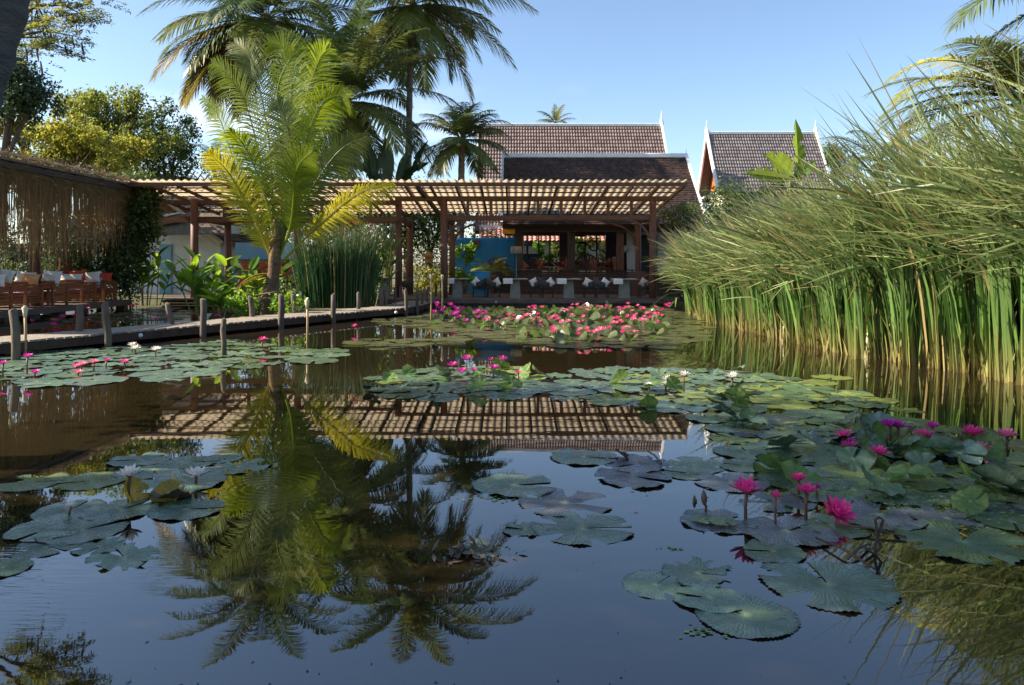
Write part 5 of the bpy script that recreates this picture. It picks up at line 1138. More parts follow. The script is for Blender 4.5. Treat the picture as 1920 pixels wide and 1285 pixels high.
# bed along the right bank: tufts of blades
nt_ = 1500; ty = rng.uniform(4.6, 25, nt_); ty = np.where(rng.random(nt_) < .12, rng.uniform(4.6, 8, nt_), ty); dep = rng.gamma(1.4, .75, nt_); tx = x_right(ty) + dep + rng.normal(0, .12, nt_)
per = 11; yy = np.repeat(ty, per) + rng.normal(0, .07, nt_*per); xx = np.repeat(tx, per) + rng.normal(0, .07, nt_*per); n = nt_*per
P0 = np.stack([xx, yy, np.full(n, -.15)], 1); hs = np.repeat(rng.normal(1, .09, nt_), per)
base_h = np.interp(yy, [4, 8, 10, 12.5, 14, 17, 20, 25], [4.0, 4.3, 4.4, 4.05, 3.6, 3.2, 3.0, 2.8])
Lh = base_h*hs*rng.uniform(.72, 1.12, n); ph0 = np.abs(rng.normal(.03, .07, n)); ph1 = R(1)*np.clip(np.clip(rng.normal(45, 13, n), 20, 88)*np.repeat(rng.uniform(.7, 1.25, nt_), per), 27, 90)
psi = np.repeat(rng.normal(np.pi, .5, nt_), per) + rng.normal(.05, .35, n)
upr = np.repeat(rng.random(nt_) < .35, per); ph1 = np.where(upr, ph1*.62, ph1); Lh = np.where(upr, Lh*.86, Lh); odd = rng.random(n) < .2; psi = np.where(odd, rng.uniform(0, 6.28, n), psi); Lh = np.where(odd, Lh*.85, Lh)
Vv, Qq, al = reed_mesh(P0, Lh, ph0, ph1, psi, rng.choice([.022, .034, .046, .060], n)*rng.uniform(.85, 1.15, n), 8, -1)
rd = put('reed_bed', np_mesh('reed_bed', Vv, Qq, al), 'reed'); tag(rd, 'tall green reed bed leaning left along the right bank', 'reeds', kind='stuff')
# dead short stalks along the waterline
n = 1500; yy = rng.uniform(7, 24, n); xx = x_right(yy) + rng.normal(.25, .2, n)
Vv, Qq, al = reed_mesh(np.stack([xx, yy, np.full(n, -.2)], 1), rng.uniform(.5, 1.3, n), np.abs(rng.normal(.1, .15, n)), rng.uniform(0, .6, n), rng.uniform(0, 6.28, n), rng.uniform(.015, .04, n))
tag(put('dry_reed_stalks', np_mesh('dry_reed_stalks', Vv, Qq, al*.12), 'reed'), 'straw coloured dead stalks at the foot of the reed bed', 'reeds', kind='stuff')
# upright clump in the middle
n = 1500; c = on(622, 586, .05); r_ = np.sqrt(rng.random(n))*1.25; a_ = rng.uniform(0, 6.28, n)
P0 = np.stack([c.x + r_*np.cos(a_), c.y + .6 + r_*np.sin(a_)*.5, np.full(n, .0)], 1)
Vv, Qq, al = reed_mesh(P0, rng.uniform(1.9, 3.15, n), np.abs(rng.normal(.03, .05, n)), np.abs(rng.normal(.15, .25, n)), a_, rng.uniform(.014, .030, n))
rc = thing('reed_clump', 'upright dark green reed clump behind the walkway right of the young palm', 'reeds', (c.x, c.y+.6, .0)); put('blades', np_mesh('blades', Vv-np.array([c.x, c.y+.6, 0]), Qq, al), 'reed_dark', rc)['kind'] = 'stuff'

# ------------------------------------------------------------------ lily pads
def pad_mesh(seed, notch=.30, wav=.012, teeth=30, curl=0., torn=0):
    rr = random.Random(seed); nr = 5; na = 120; vs = [(0, 0, .0)]; fs = []; ph = [rr.uniform(0, 6.28) for _ in range(4)]
    for k in range(1, nr+1):
        f = k/nr
        for i in range(na+1):
            u = i/na; a = notch*.5*(1-.4*f) + (2*math.pi - notch*(1-.4*f))*u
            rad = f*(1 + .04*math.sin(2*a+ph[0]) + .03*math.sin(3*a+ph[1]))
            if k == nr: rad *= 1 + .017*(1 if i % 2 else -1) + .014*rr.uniform(-1, 1)
            edge = min(u, 1-u)*na
            if edge < 4: rad *= .93 + .0175*edge
            z = wav*f*f*math.sin(5*a+ph[2]) + wav*.7*f**3*math.sin(11*a+ph[3]) + (.004*f**6 if not curl else 0)
            if curl: z += curl*max(0, rad*math.cos(a-ph[1])-.25)**1.5
            vs.append((math.cos(a)*rad, math.sin(a)*rad, z))
    w = na+1
    for i in range(na): fs.append((0, 1+i, 2+i))
    for k in range(nr-1):
        for i in range(na):
            if torn and k == nr-2 and (i//9 + seed) % 4 == 0: continue
            a = 1+k*w+i; fs.append((a, a+w, a+w+1, a+1))
    me = bpy.data.meshes.new('lily_pad'); me.from_pydata(vs, [], fs); me.shade_smooth(); return me
PADS = [pad_mesh(k, notch=.22+.12*(k % 3), wav=.012+.008*(k % 3)) for k in range(8)]; TORN = [pad_mesh(20+k, .5, .04, torn=1) for k in range(3)]; CURL = [pad_mesh(40+k, .4, .06, curl=.9) for k in range(6)]
pcache = {}
def pad(p, r, m, label, group, rz=None, mesh=None, tilt=(0, 0), name='lily_pad'):
    me = mesh or random.choice(PADS); k = (me.name, m)
    if k not in pcache: c_ = me.copy(); c_.materials.clear(); c_.materials.append(M[m]); pcache[k] = c_
    o = put(name, pcache[k], None, None, loc=p, rot=(tilt[0], tilt[1], random.uniform(0, 6.28) if rz is None else rz), scale=(r, r*random.uniform(.93,1.05), min(r, .3)*1.0))
    return tag(o, label, 'lily pad', group)
taken = []
def near_pad(px, py, wpx, m, label, rz=None, mesh=None, group='single floating pads', dz=0, tilt=None):
    c_ = on(px, py); r = wpx/2*c_.y/F; z = .0015 + .0012*(len(taken) % 6) + dz*.5; taken.append((c_.x, c_.y, r))
    return pad(Vector((c_.x, c_.y, z)), r, m, label, group, rz, mesh, tilt or (random.uniform(-.012,.012), random.uniform(-.012,.012)))
NP = [(60,904,122,'pad_sun','sunlit green pad at the far left edge with yellow tuft',None,None), (172,902,126,'pad_sun','sunlit green pad left of the tall white flower',None,None),
 (262,863,110,'pad_teal','pad at the back left of the cluster behind the white flower',None,None), (290,882,135,'pad_teal','pad behind the tall white flower stem',None,None), (358,868,98,'pad_teal','pad at the back middle of the left cluster',None,None),
 (345,903,150,'pad_teal','broad pad beneath the second white flower',None,None), (448,875,112,'pad_teal','rightmost pad of the left back cluster',2.2,None), (418,860,72,'pad_teal','small pad behind the rightmost pad of the left cluster',None,None),
 (130,958,128,'pad_teal','pad carrying the half closed white flower',None,None), (226,957,132,'pad_teal','pad at the foot of the folded yellow leaf',None,None), (98,990,152,'pad_teal','large ribbed pad left of the white bud',None,None),
 (156,996,150,'pad_teal','pad overlapped in the middle of the left front cluster',None,None), (88,1025,118,'pad_teal','front left pad of the left front cluster',None,None), (186,1026,92,'pad_teal','front right pad of the left front cluster',None,None),
 (232,1046,130,'pad_teal','tattered half sunk pad pointing right at lower left',None,'T'), (350,956,134,'pad_teal','single pad right of the yellow leaf',.1,None), (4,1066,104,'pad_green','pad cut by the left edge at lower left',None,None),
 (965,911,160,'pad_teal','left and rearmost of three pads in mid water',.1,None), (1060,943,174,'pad_purple','middle one of three pads in mid water',-.1,None), (1092,991,188,'pad_teal','large front pad with notch in mid water',-.05,None), (984,994,84,'pad_teal','ragged small pad beside the large front pad',None,'T'),
 (1095,858,126,'pad_teal','pad just below the roof reflection',-.3,None), (1192,871,124,'pad_purple','pad with upturned dark corner below the roof reflection',None,None), (1188,895,150,'pad_purple','purple pad with broken corner in mid water',-.6,None), (1302,873,118,'pad_teal','pad near the finial reflection',None,None), (1290,888,90,'pad_teal','small pad tucked under the finial reflection pad',None,None),
 (1372,905,138,'pad_purple','purple pad behind the tallest pink flower',None,None), (1345,979,136,'pad_purple','purple ring shaped pad under the dark bud',.4,None), (1476,998,172,'pad_purple','large purple pad in front of the pink flowers',.5,None), (1450,1036,116,'pad_green','green pad in front of the large purple pad',None,None),
 (1455,940,142,'pad_purple','purple pad behind the small closed flower',None,None), (1560,986,135,'pad_green','pad below the wide open pink flower',None,None), (1648,966,176,'pad_purple','dull purple pad right of the wide open flower',None,None),
 (1552,1096,238,'pad_teal','largest lone pad at the lower right',1.7,None), (1397,1155,182,'pad_teal','lowest pad of the front right group',2.6,None), (1330,1124,132,'pad_teal','middle pad of the front right group',2.9,None), (1230,1097,128,'pad_teal','leftmost pad of the front right group',.8,None), (1310,1075,134,'pad_teal','back pad of the front right group',-.4,'T'),
 (1805,1016,230,'pad_green','broad green pad above the reed reflection at right',None,None), (1900,980,130,'pad_green','green pad at the right edge',None,None)]
for (px, py, w_, m, l2, rz_, ms) in NP: near_pad(px, py, w_, m, l2, rz_, random.choice(TORN) if ms == 'T' else None)
near_pad(1318, 980, 46, 'pad_green', 'tiny green pad lying on the purple ring pad', None, None, dz=.03); near_pad(1356, 985, 54, 'pad_green', 'small green pad at the notch of the purple ring pad', None, None, dz=.04)
# the folded yellow leaf and its brown neighbour
def raised(px, py, w_, m, label, tilt, h=.1, rz=None, mesh=None, group='leaves lifted out of the water'):
    c_ = on(px, py); r = w_/2*c_.y/F; p = Vector((c_.x, c_.y, h)); o = pad(p, r, m, label, group, rz, mesh or random.choice(CURL), tilt, 'lifted_lily_leaf'); return o
raised(253, 938, 62, 'pad_yellow', 'yellow lily leaf standing folded behind the white flower stem', (R(55), .25), .06, 1.0); raised(318, 938, 74, 'pad_brown', 'brown curled lily leaf next to the yellow one', (R(18), -.1), .02, 2.5); raised(316, 936, 60, 'pad_yellow', 'yellow edged leaf half hidden by the brown curled one', (R(35), -.3), .04, .6)
raised(1167, 860, 36, 'pad_brown', 'dark upturned leaf corner on the pad below the roof reflection', (R(45), 0), .03, 2)
# dense patches
def in_poly(x, y, P):
    c_ = False; j = len(P)-1
    for i in range(len(P)):
        (xi, yi), (xj, yj) = P[i], P[j]
        if (yi > y) != (yj > y) and x < (xj-xi)*(y-yi)/(yj-yi)+xi: c_ = not c_
        j = i
    return c_
def fill(poly, rmin, rmax, gap, tries, limit):
    pts = []; ys = [p[1] for p in poly]; y_a, y_b = min(ys), max(ys); Da, Db = F*H/(y_b-YH), F*H/(y_a-YH)
    for _ in range(tries):
        D = random.uniform(Da, Db); py = YH + F*H/D; px = random.uniform(min(p[0] for p in poly), max(p[0] for p in poly))
        if not in_poly(px, py, poly): continue
        x = (px-960)/F*D; r = random.uniform(rmin, rmax)
        if any((x-a)**2+(D-b)**2 < (gap*(r+c_))**2 for a, b, c_ in pts) or any((x-a)**2+(D-b)**2 < (.75*(r+c_))**2 for a, b, c_ in taken): continue
        pts.append((x, D, r))
        if len(pts) >= limit: break
    return pts
CN = {'pad_sun':'light green','pad_teal':'blue green','pad_green':'green','pad_purple':'purplish'}
def place_words(x, y, pts):
    bs_ = [q[0]/q[1] for q in pts]; u = (x/y-min(bs_))/(max(bs_)-min(bs_)+1e-6); ds = sorted(q[1] for q in pts); v = sum(d < y for d in ds)/len(ds)
    return ('front', 'middle', 'back')[min(2, int(v*3))] + ' ' + ('far left', 'left', 'centre', 'right', 'far right')[min(4, int(u*5))]
def patch_label(x, y, r, pts, rmean, m, where):
    return '%s %s lily pad at the %s of the %s' % ('large' if r > rmean else 'small', CN[m], place_words(x, y, pts), where)
RIGHT = [(1345,808),(1420,790),(1560,782),(1700,790),(1925,830),(1925,985),(1700,975),(1600,950),(1500,925),(1380,870)]
MID = [(690,735),(700,706),(830,690),(960,690),(1000,705),(1130,690),(1260,694),(1400,698),(1600,735),(1640,760),(1560,790),(1400,800),(1290,780),(1100,752),(1000,742),(820,748)]
LEFT = [(-10,690),(0,662),(210,652),(420,640),(600,655),(655,668),(600,678),(500,682),(420,702),(250,716),(100,726),(-10,715)]
FARP = [(770,612),(800,588),(900,578),(1080,577),(1230,577),(1290,588),(1320,610),(1300,640),(1240,652),(1090,655),(960,640),(870,628)]
for nm, poly, rm, rx, mats_, gp, l2, lim_ in (('r', RIGHT, .17, .33, ('pad_green','pad_green','pad_green','pad_teal','pad_purple','pad_sun'), .62, 'green pad in the crowded patch among the pink flowers at right', 95),
        ('m', MID, .20, .38, ('pad_teal','pad_teal','pad_green','pad_green','pad_sun'), .66, 'blue green pad in the crowded middle patch before the pergola reflection', 95), ('l', LEFT, .22, .42, ('pad_teal','pad_teal','pad_green'), .68, 'blue green pad in the patch below the walkway at left', 80)):
    lst = fill(poly, rm, rx, gp, 6000, lim_)
    for i, (x, y, r) in enumerate(lst):
        mt_ = random.choice(mats_)
        pad(Vector((x, y, .0015+.0012*(i % 9))), r, mt_, patch_label(x, y, r, lst, (rm+rx)/2, mt_, {'r':'right patch','m':'middle patch','l':'left patch'}[nm]), {'r':'pads of the right patch','m':'pads of the middle patch','l':'pads of the left patch'}[nm], tilt=(random.gauss(0,.012), random.gauss(0,.012)))
for px, py, w_ in ((1480,722,90),(1530,718,80),(1440,712,90),(1600,742,80),(1650,752,70),(1500,745,100),(1700,770,60),(1560,708,70)):
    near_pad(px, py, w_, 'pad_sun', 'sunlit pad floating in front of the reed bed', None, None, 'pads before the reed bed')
# lifted leaves in the right and middle patches
for (poly, n, rm, rx, l2, gpn) in ((RIGHT, 16, .11, .19, 'dark crumpled leaf pushed up among the pink flowers at right', 'leaves lifted in the right patch'), (MID, 16, .10, .17, 'crumpled leaf pushed up in the middle patch', 'leaves lifted in the middle patch')):
    lst = fill(poly, rm, rx, .8, 4000, n)
    for i, (x, y, r) in enumerate(lst):
        pad(Vector((x, y, random.uniform(.03,.09))), r, random.choice(('pad_lifted','pad_teal','pad_green','pad_lifted')), 'crumpled leaf pushed up at the %s of the %s' % (place_words(x, y, lst), 'right flower patch' if poly is RIGHT else 'middle patch'), gpn, mesh=random.choice(CURL), tilt=(random.uniform(.1,.9), random.uniform(-.4,.4)), name='lifted_lily_leaf')
for (px, py, w_) in ((905,708,40),(870,716,40),(940,716,44),(830,708,36),(985,708,40),(960,728,40),(1160,722,40),(1265,735,40),(1225,734,36),(1380,738,44),(895,735,44)):
    raised(px, py, w_, random.choice(('pad_lifted','pad_green')), '%s' % {905:'lifted leaf behind the front left middle lily',870:'lifted leaf under the front left middle lily',940:'lifted leaf under the front right middle lily',830:'lifted leaf left of the middle flowers',985:'lifted leaf right of the middle flowers',960:'lifted leaf in front of the small pink middle lily',1160:'lifted leaf standing between middle and white flowers',1265:'lifted leaf beneath the white pair',1225:'lifted leaf beneath the small tilted white lily',1380:'lifted leaf beneath the lone white lily',895:'front lifted leaf of the middle flowers'}[px], (random.uniform(.3,1.0), random.uniform(-.3,.3)), .08, None, None, 'leaves around the middle flowers')
for (px, py, w_) in ((1700,855,60),(1735,860,80),(1770,862,70),(1800,868,90),(1840,860,80),(1660,830,46),(1520,838,52),(1590,800,46),(1880,930,110),(1830,920,90),(1640,880,60),(1600,880,66)):
    raised(px, py, w_, random.choice(('pad_lifted','pad_green','pad_lifted','pad_teal')), 'curled leaf %s' % {1700:'right behind the low wide pink lily',1735:'below the centre pink lily',1770:'below the flat open pink lily',1800:'at the foot of the tall slim bud',1840:'below the lower pink lily',1660:'beside the slim bud',1520:'at the left rim of the right patch',1590:'behind the upper left pink lily',1880:'standing at the right edge of the pads',1830:'left of the one at the right edge',1640:'in front of the low wide lily',1600:'near the front left rim of the right patch'}[px], (random.uniform(.3,.9), random.uniform(-.4,.4)), .08, None, None, 'leaves under the right hand flowers')

# far patch: countless pads and lifted leaves as one mass
def merged(items, m, name, label):
    V = []; Q3 = []; k = 0
    for (loc, rot, sc, me) in items:
        mt = Matrix.LocRotScale(loc, Euler(rot), sc); mv = np.empty(len(me.vertices)*3, np.float32); me.vertices.foreach_get('co', mv); mv = mv.reshape(-1, 3)
        A = np.array(mt); V.append(mv@A[:3,:3].T + A[:3,3]); Q3 += [tuple(i+k for i in p.vertices) for p in me.polygons]; k += len(mv)
    me = bpy.data.meshes.new(name); me.from_pydata(np.concatenate(V).tolist(), [], Q3); me.shade_smooth(); o = put(name, me, m); return tag(o, label, 'lily pads', kind='stuff')
def small_pad(seed, curl):
    rr = random.Random(seed); vs = [(0,0,0)]; fs = []; na = 18
    for k in (1, 2):
        for i in range(na+1):
            a = .15 + (6.283-.3)*i/na; f = k/2*(1+.06*rr.uniform(-1,1)); vs.append((math.cos(a)*f, math.sin(a)*f, curl*max(0, f*math.cos(a*1.0+seed)-.1)**1.4 + .05*(k-1)*math.sin(3*a+seed)*(curl > 0)))
    for i in range(na): fs += [(0,1+i,2+i), (1+i,1+na+1+i,2+na+1+i,2+i)]
    me = bpy.data.meshes.new('sp'); me.from_pydata(vs, [], fs); return me
SPAD = [small_pad(k, 0) for k in range(4)]; SCURL = [small_pad(k+9, .9) for k in range(5)]
far_pts = fill(FARP, .2, .42, .5, 9000, 420)
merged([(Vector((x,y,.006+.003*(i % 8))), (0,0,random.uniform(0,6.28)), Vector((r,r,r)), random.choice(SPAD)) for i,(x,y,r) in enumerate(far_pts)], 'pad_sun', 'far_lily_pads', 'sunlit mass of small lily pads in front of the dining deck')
FARL = [(960,610),(1000,582),(1080,580),(1230,580),(1270,600),(1230,640),(1100,648),(980,640)]
it = [(x,y,r) for (x,y,r) in fill(FARL, .09, .17, .55, 6000, 250)] + [(x,y,r) for (x,y,r) in fill([(800,608),(830,585),(960,578),(960,625),(880,620)], .09, .16, .6, 3000, 70)]
merged([(Vector((x,y,random.uniform(.02,.09))), (random.uniform(.2,1.0), random.uniform(-.5,.5), random.uniform(0,6.28)), Vector((r,r,r)), random.choice(SCURL)) for x,y,r in it], 'pad_lifted', 'far_lifted_leaves', 'mass of crumpled leaves lifted between the far pink flowers')
# other loose patches: by the reeds, behind the walkway
oth = fill([(1215,640),(1310,622),(1310,640),(1240,655)], .2, .35, .6, 500, 24) + fill([(640,640),(860,632),(870,645),(700,655)], .2, .35, .7, 500, 26) + fill([(60,600),(110,585),(300,575),(380,582),(330,600),(200,610)], .2, .35, .8, 2500, 60) + fill([(700,600),(790,592),(800,606),(720,612)], .2, .35, .7, 500, 16)
oth = [q for q in oth if not (-14.2 > q[0])]
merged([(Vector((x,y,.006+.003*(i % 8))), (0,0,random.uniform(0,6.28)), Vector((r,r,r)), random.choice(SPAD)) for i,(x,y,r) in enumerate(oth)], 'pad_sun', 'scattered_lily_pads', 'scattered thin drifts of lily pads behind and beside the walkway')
# duckweed specks
C = []
for (px, py, n, sx, sy) in ((952,935,60,.15,.04),(1288,892,60,.12,.03),(1325,1187,26,.05,.03),(1455,925,30,.06,.03),(1700,935,260,.5,.25),(1850,960,260,.4,.2),(1640,912,160,.3,.15),(1262,1030,14,.04,.02),(60,896,40,.06,.02),(1490,1070,20,.1,.03)):
    c_ = on(px, py)
    for k in range(n): C.append((c_.x+random.gauss(0,sx), c_.y+random.gauss(0,sy), .004+.028*(px > 1600)))
C = np.array(C); n = len(C); a_ = rng.uniform(0, 6.28, n); r_ = rng.uniform(.006, .016, n); Vv = np.stack([C + np.stack([np.cos(a_+k*1.571)*r_, np.sin(a_+k*1.571)*r_*.7, np.zeros(n)], 1) for k in range(4)], 1).reshape(-1, 3)
tag(put('duckweed', np_mesh('duckweed', Vv, np.arange(4*n).reshape(-1, 4)), 'duckweed'), 'specks of bright duckweed between the pads', 'duckweed', kind='stuff')

# ------------------------------------------------------------------ water lilies
def petal_mesh(l, w, cup, m):
    vs = []; fs = []; n = 6
    for i in range(n+1):
        u = i/n; ww = w*.5*(math.sin(math.pi*min(1, .10+.9*u))**.75 if i < n else .03)
        for s_ in (-1, 0, 1): vs.append((s_*ww, l*u, cup*l*u*u*.5 + abs(s_)*ww*.35))
    for i in range(n):
        for k in range(2): a = i*3+k; fs.append((a, a+1, a+4, a+3))
    me = bpy.data.meshes.new('petal'); me.from_pydata(vs, [], fs); me.materials.append(M[m]); me.shade_smooth(); return me
PET = {m: [petal_mesh(1, .40, .35, m), petal_mesh(1, .31, .3, m)] for m in ('petal_pink','petal_rose','petal_magenta','petal_white')}
SEP = petal_mesh(1, .30, .25, 'sepal')
def stamens(m):
    mb = MB()
    for k in range(26):
        a = random.uniform(0, 6.28); e = random.uniform(.1, .9); mb.tube([(math.cos(a)*.05, math.sin(a)*.05, .02), (math.cos(a)*.2*e, math.sin(a)*.2*e, .34-.08*e)], [.018,.008], 4, False)
    me = mb.mesh('stamens'); me.materials.append(M[m]); return me
STM = {'y': stamens('stamen_yellow'), 'r': stamens('stamen_red')}
def lily(px, py, ybase, wpx, m, label, open_=.62, tilt=(0, 0), n=(8, 8, 6), group='open water lilies', base_dx=0):
    b_ = on(px+base_dx, ybase); D = b_.y; head = at(px, py + wpx*.18, D); r = wpx/2*D/F*1.03; head.z = max(head.z, .05)
    t = thing('water_lily', label, 'water lily', b_, random.uniform(0, 6.28) if tilt == (0, 0) else 0, group); rot = Matrix.Rotation(-t.rotation_euler.z, 4, 'Z')
    h = rot @ (head-b_)
    MB().tube([Vector((0,0,-.25)), h*.5+Vector((random.uniform(-.012,.012),0,0)), h], [.011,.0105,.012] if r > .06 else [.008]*3, 7).build('stem', 'stem_brown', t, True)
    Mt = Matrix.Translation(h) @ Euler((tilt[0], tilt[1], 0)).to_matrix().to_4x4()
    rings = [(n[0], .12+.35*(1-open_), 1.0, 0), (n[1], .45+.4*(1-open_), .95, .5), (n[2], .85+.35*(1-open_), .78, .25)]
    for cnt, el, sc_, off in rings:
        for k in range(cnt):
            az = 2*math.pi*(k+off)/cnt + random.uniform(-.08,.08); e = el + random.uniform(-.08,.08)
            o = put('petal', random.choice(PET[m]), None, t); o.matrix_local = Mt @ Matrix.Rotation(az, 4, 'Z') @ Matrix.Translation((0, r*.06, 0)) @ Matrix.Rotation(e, 4, 'X') @ Matrix.Diagonal((r*sc_, r*sc_*random.uniform(.9,1.05), r*sc_, 1))
    for k in range(4):
        o = put('sepal', SEP, None, t); o.matrix_local = Mt @ Matrix.Rotation(2*math.pi*(k+.4)/4, 4, 'Z') @ Matrix.Rotation(.02+.4*(1-open_), 4, 'X') @ Matrix.Diagonal((r, r, r, 1))
    o = put('stamens', STM['y' if m == 'petal_white' else 'r'], None, t); o.matrix_local = Mt @ Matrix.Diagonal((r, r, r, 1))
    MB().lathe([(0,-.10*r),(.12*r,-.04*r),(.14*r,.03*r),(0,.06*r)], 8).build('flower_base', 'sepal', t, True).matrix_local = Mt
    return t
LL = [(1400,912,975,68,'petal_pink','largest pink lily standing left of the front flower group',.55), (1497,894,932,38,'petal_pink','pink lily at the back of the front flower group',.5), (1513,916,973,46,'petal_pink','pink lily in the middle of the front group with a drooping petal',.5),
 (1585,816,832,44,'petal_pink','pink lily at upper left of the right hand patch',.75), (1594,839,852,40,'petal_pink','pink lily directly below the upper left one in the right patch',.7), (1645,844,869,48,'petal_pink','low wide pink lily at the front of the right patch',.85), (1668,793,834,40,'petal_magenta','purplish lily at the back left of the right patch',.6),
 (1684,796,834,38,'petal_magenta','purplish lily overlapping its neighbour at the back',.6), (1708,802,826,20,'petal_magenta','small purplish lily in the back row',.5), (1748,796,838,30,'petal_magenta','purplish lily at the back centre of the right patch',.6), (1732,812,850,42,'petal_pink','pink lily in the centre of the right patch',.75), (1772,823,847,44,'petal_pink','flat open pink lily right of the centre',.85),
 (1824,806,857,48,'petal_pink','tall flat pink lily beside the thin bud',.85), (1837,835,862,42,'petal_rose','lower pink lily under the tall flat one',.75), (1888,812,845,42,'petal_rose','rightmost pink lily with reddish stalk',.6),
 (875,670,692,24,'petal_magenta','rearmost lily of the middle flower group',.7), (849,682,698,24,'petal_magenta','left lily of the middle flower group',.7), (866,694,706,26,'petal_magenta','front left lily of the middle flower group',.7), (888,692,704,16,'petal_magenta','small lily in the centre of the middle group',.6), (925,688,708,26,'petal_magenta','front right lily of the middle flower group',.6),
 (941,671,694,24,'petal_magenta','right rear lily of the middle flower group',.75), (921,673,694,16,'petal_magenta','small rear lily left of the right rear one',.6), (835,697,706,18,'petal_magenta','leftmost small lily of the middle group',.7), (972,697,712,16,'petal_pink','small pink lily at the right end of the middle group',.5), (492,635,655,20,'petal_pink','lone pink lily in front of the young palm trunk',.6),
 (52,666,702,22,'petal_magenta','tall lily near the bamboo torch at left',.7), (6,679,708,18,'petal_magenta','lily cut by the left picture edge',.6), (66,698,706,20,'petal_magenta','low lily right of the tall one near the torch',.7), (143,685,700,20,'petal_rose','left lily of the left hand cluster',.7), (153,681,698,22,'petal_rose','centre lily of the left hand cluster',.7), (176,677,698,20,'petal_rose','right lily of the left hand cluster',.75),
 (200,674,692,16,'petal_magenta','small lily right of the left hand cluster',.7), (233,677,692,20,'petal_pink','pink lily beside the dark curled leaf at left',.6), (147,700,706,20,'petal_rose','low lily under the left hand cluster',.8),
 (243,884,942,50,'petal_white','tall white lily before the folded yellow leaf',.55), (368,892,908,50,'petal_white','white lily floating on the broad left pad',.5), (248,645,662,20,'petal_white','left and rear white lily below the walkway',.7), (253,651,664,24,'petal_white','white lily overlapping the rear one below the walkway',.7), (292,653,668,24,'petal_white','right white lily below the walkway',.8),
 (1252,709,724,28,'petal_white','upper white lily of the close pair in the middle patch',.75), (1249,721,732,28,'petal_white','lower white lily of the close pair in the middle patch',.7), (1282,700,736,26,'petal_white','white lily on a tall stalk beside the pair',.75), (1216,724,732,22,'petal_white','small tilted white lily left of the pair',.6), (1373,703,736,30,'petal_white','white lily standing alone above a brown leaf',.7)]
for (px, py, yb, w_, m, l2, op) in LL: lily(px, py, yb, w_, m, l2, op)
lily(1568, 955, 980, 72, 'petal_pink', 'wide open pink lily leaning towards the viewer', .6, (.55, .35), (9, 8, 6))
lily(1454, 928, 983, 26, 'petal_pink', 'small half closed pink lily between the front flowers', .0, (.2, 0)); lily(133, 960, 968, 30, 'petal_white', 'half closed white lily on the left front pad', .0, (.01, .01)); lily(1594, 826, 842, 20, 'petal_magenta', 'half closed lily squeezed between two pink ones', .0, (.1, .1))
lily(1531, 911, 935, 18, 'petal_magenta', 'fading closed lily right of the front group', .0, (.3, .5)); lily(1729, 887, 891, 16, 'petal_rose', 'floating half sunk pink bud before the right patch', .1, (.1, .2)); lily(1850, 879, 886, 22, 'petal_rose', 'pink bud lying on the pads at right', .1, (.2, .6))
def bud(px, yt, yb, w_, label, lean=0):
    b_ = on(px, yb); tp = at(px+lean, yt, b_.y) - b_; r = w_/2*b_.y/F; t = thing('lily_bud', label, 'lily bud', b_, 0, 'unopened lily buds'); L_ = r*5; n_ = tp.normalized()
    MB().tube([Vector((0,0,-.2)), tp*.3+Vector((.01,0,0)), tp-n_*L_], .008, 6).build('stem', 'stem_brown', t, True)
    MB().tube([tp-n_*L_, tp-n_*L_*.75, tp-n_*L_*.5, tp-n_*L_*.2, tp], [r*.35, r*.9, r, r*.6, .001], 8).build('bud', 'sepal', t, True)
bud(1322, 918, 960, 12, 'dark pointed bud rising from the purple ring pad', -3); bud(1302, 928, 941, 7, 'tiny dark bud beside the pointed one'); bud(1662, 812, 838, 7, 'slim bud standing before the purplish lilies'); bud(1805, 805, 858, 8, 'tall slim bud left of the flat pink lily', -4)

# far flowers: simple blooms
def bloom_mesh(m):
    V = []; Fq = []; k = 0
    for cnt, el, sc_ in ((8, .35, 1), (7, .8, .9), (5, 1.2, .7)):
        for i in range(cnt):
            az = 6.283*i/cnt + el; c_, s_ = math.cos(az), math.sin(az); ce, se = math.cos(el), math.sin(el)
            for u, w_ in ((.05,.06),(.5,.17),(1,.01)):
                for sg in (-1, 1): V.append(((c_*ce*u - s_*sg*w_)*sc_, (s_*ce*u + c_*sg*w_)*sc_, se*u*sc_))
            Fq += [(k,k+1,k+3,k+2),(k+2,k+3,k+5,k+4)]; k += 6
    me = np_mesh('bloom', V, Fq); me.materials.append(M[m]); return me
BL = {m: bloom_mesh(m) for m in ('petal_pink','petal_rose','petal_magenta')}
stem_m = MB().tube([(0,0,-.2),(0,0,1)], .009, 5).mesh('stem'); stem_m.materials.append(M['stem_brown'])
def far_lily(x, y, h, r, m, label, group):
    t = thing('water_lily', label, 'water lily', (x, y, 0), random.uniform(0, 6.28), group)
    put('bloom', BL[m], None, t, loc=(0,0,h), rot=(random.uniform(-.3,.3), random.uniform(-.3,.3), 0), scale=r); put('stem', stem_m, None, t, scale=(1,1,h))
cl = [(1130,628,9),(1170,632,8),(1110,636,6),(1050,622,6),(1010,612,6),(1150,608,6),(1200,612,7),(1220,602,8),(1060,590,7),(1120,586,7),(1180,586,8),(990,596,6),(960,602,6),(930,605,4),(1230,594,6),(1090,580,5),(1000,584,5),(1200,582,5),(1040,606,5),(1250,578,4),(1085,612,5)]
fl_all = [(on(cx_, cy_).x, on(cx_, cy_).y) for cx_, cy_, n in cl]
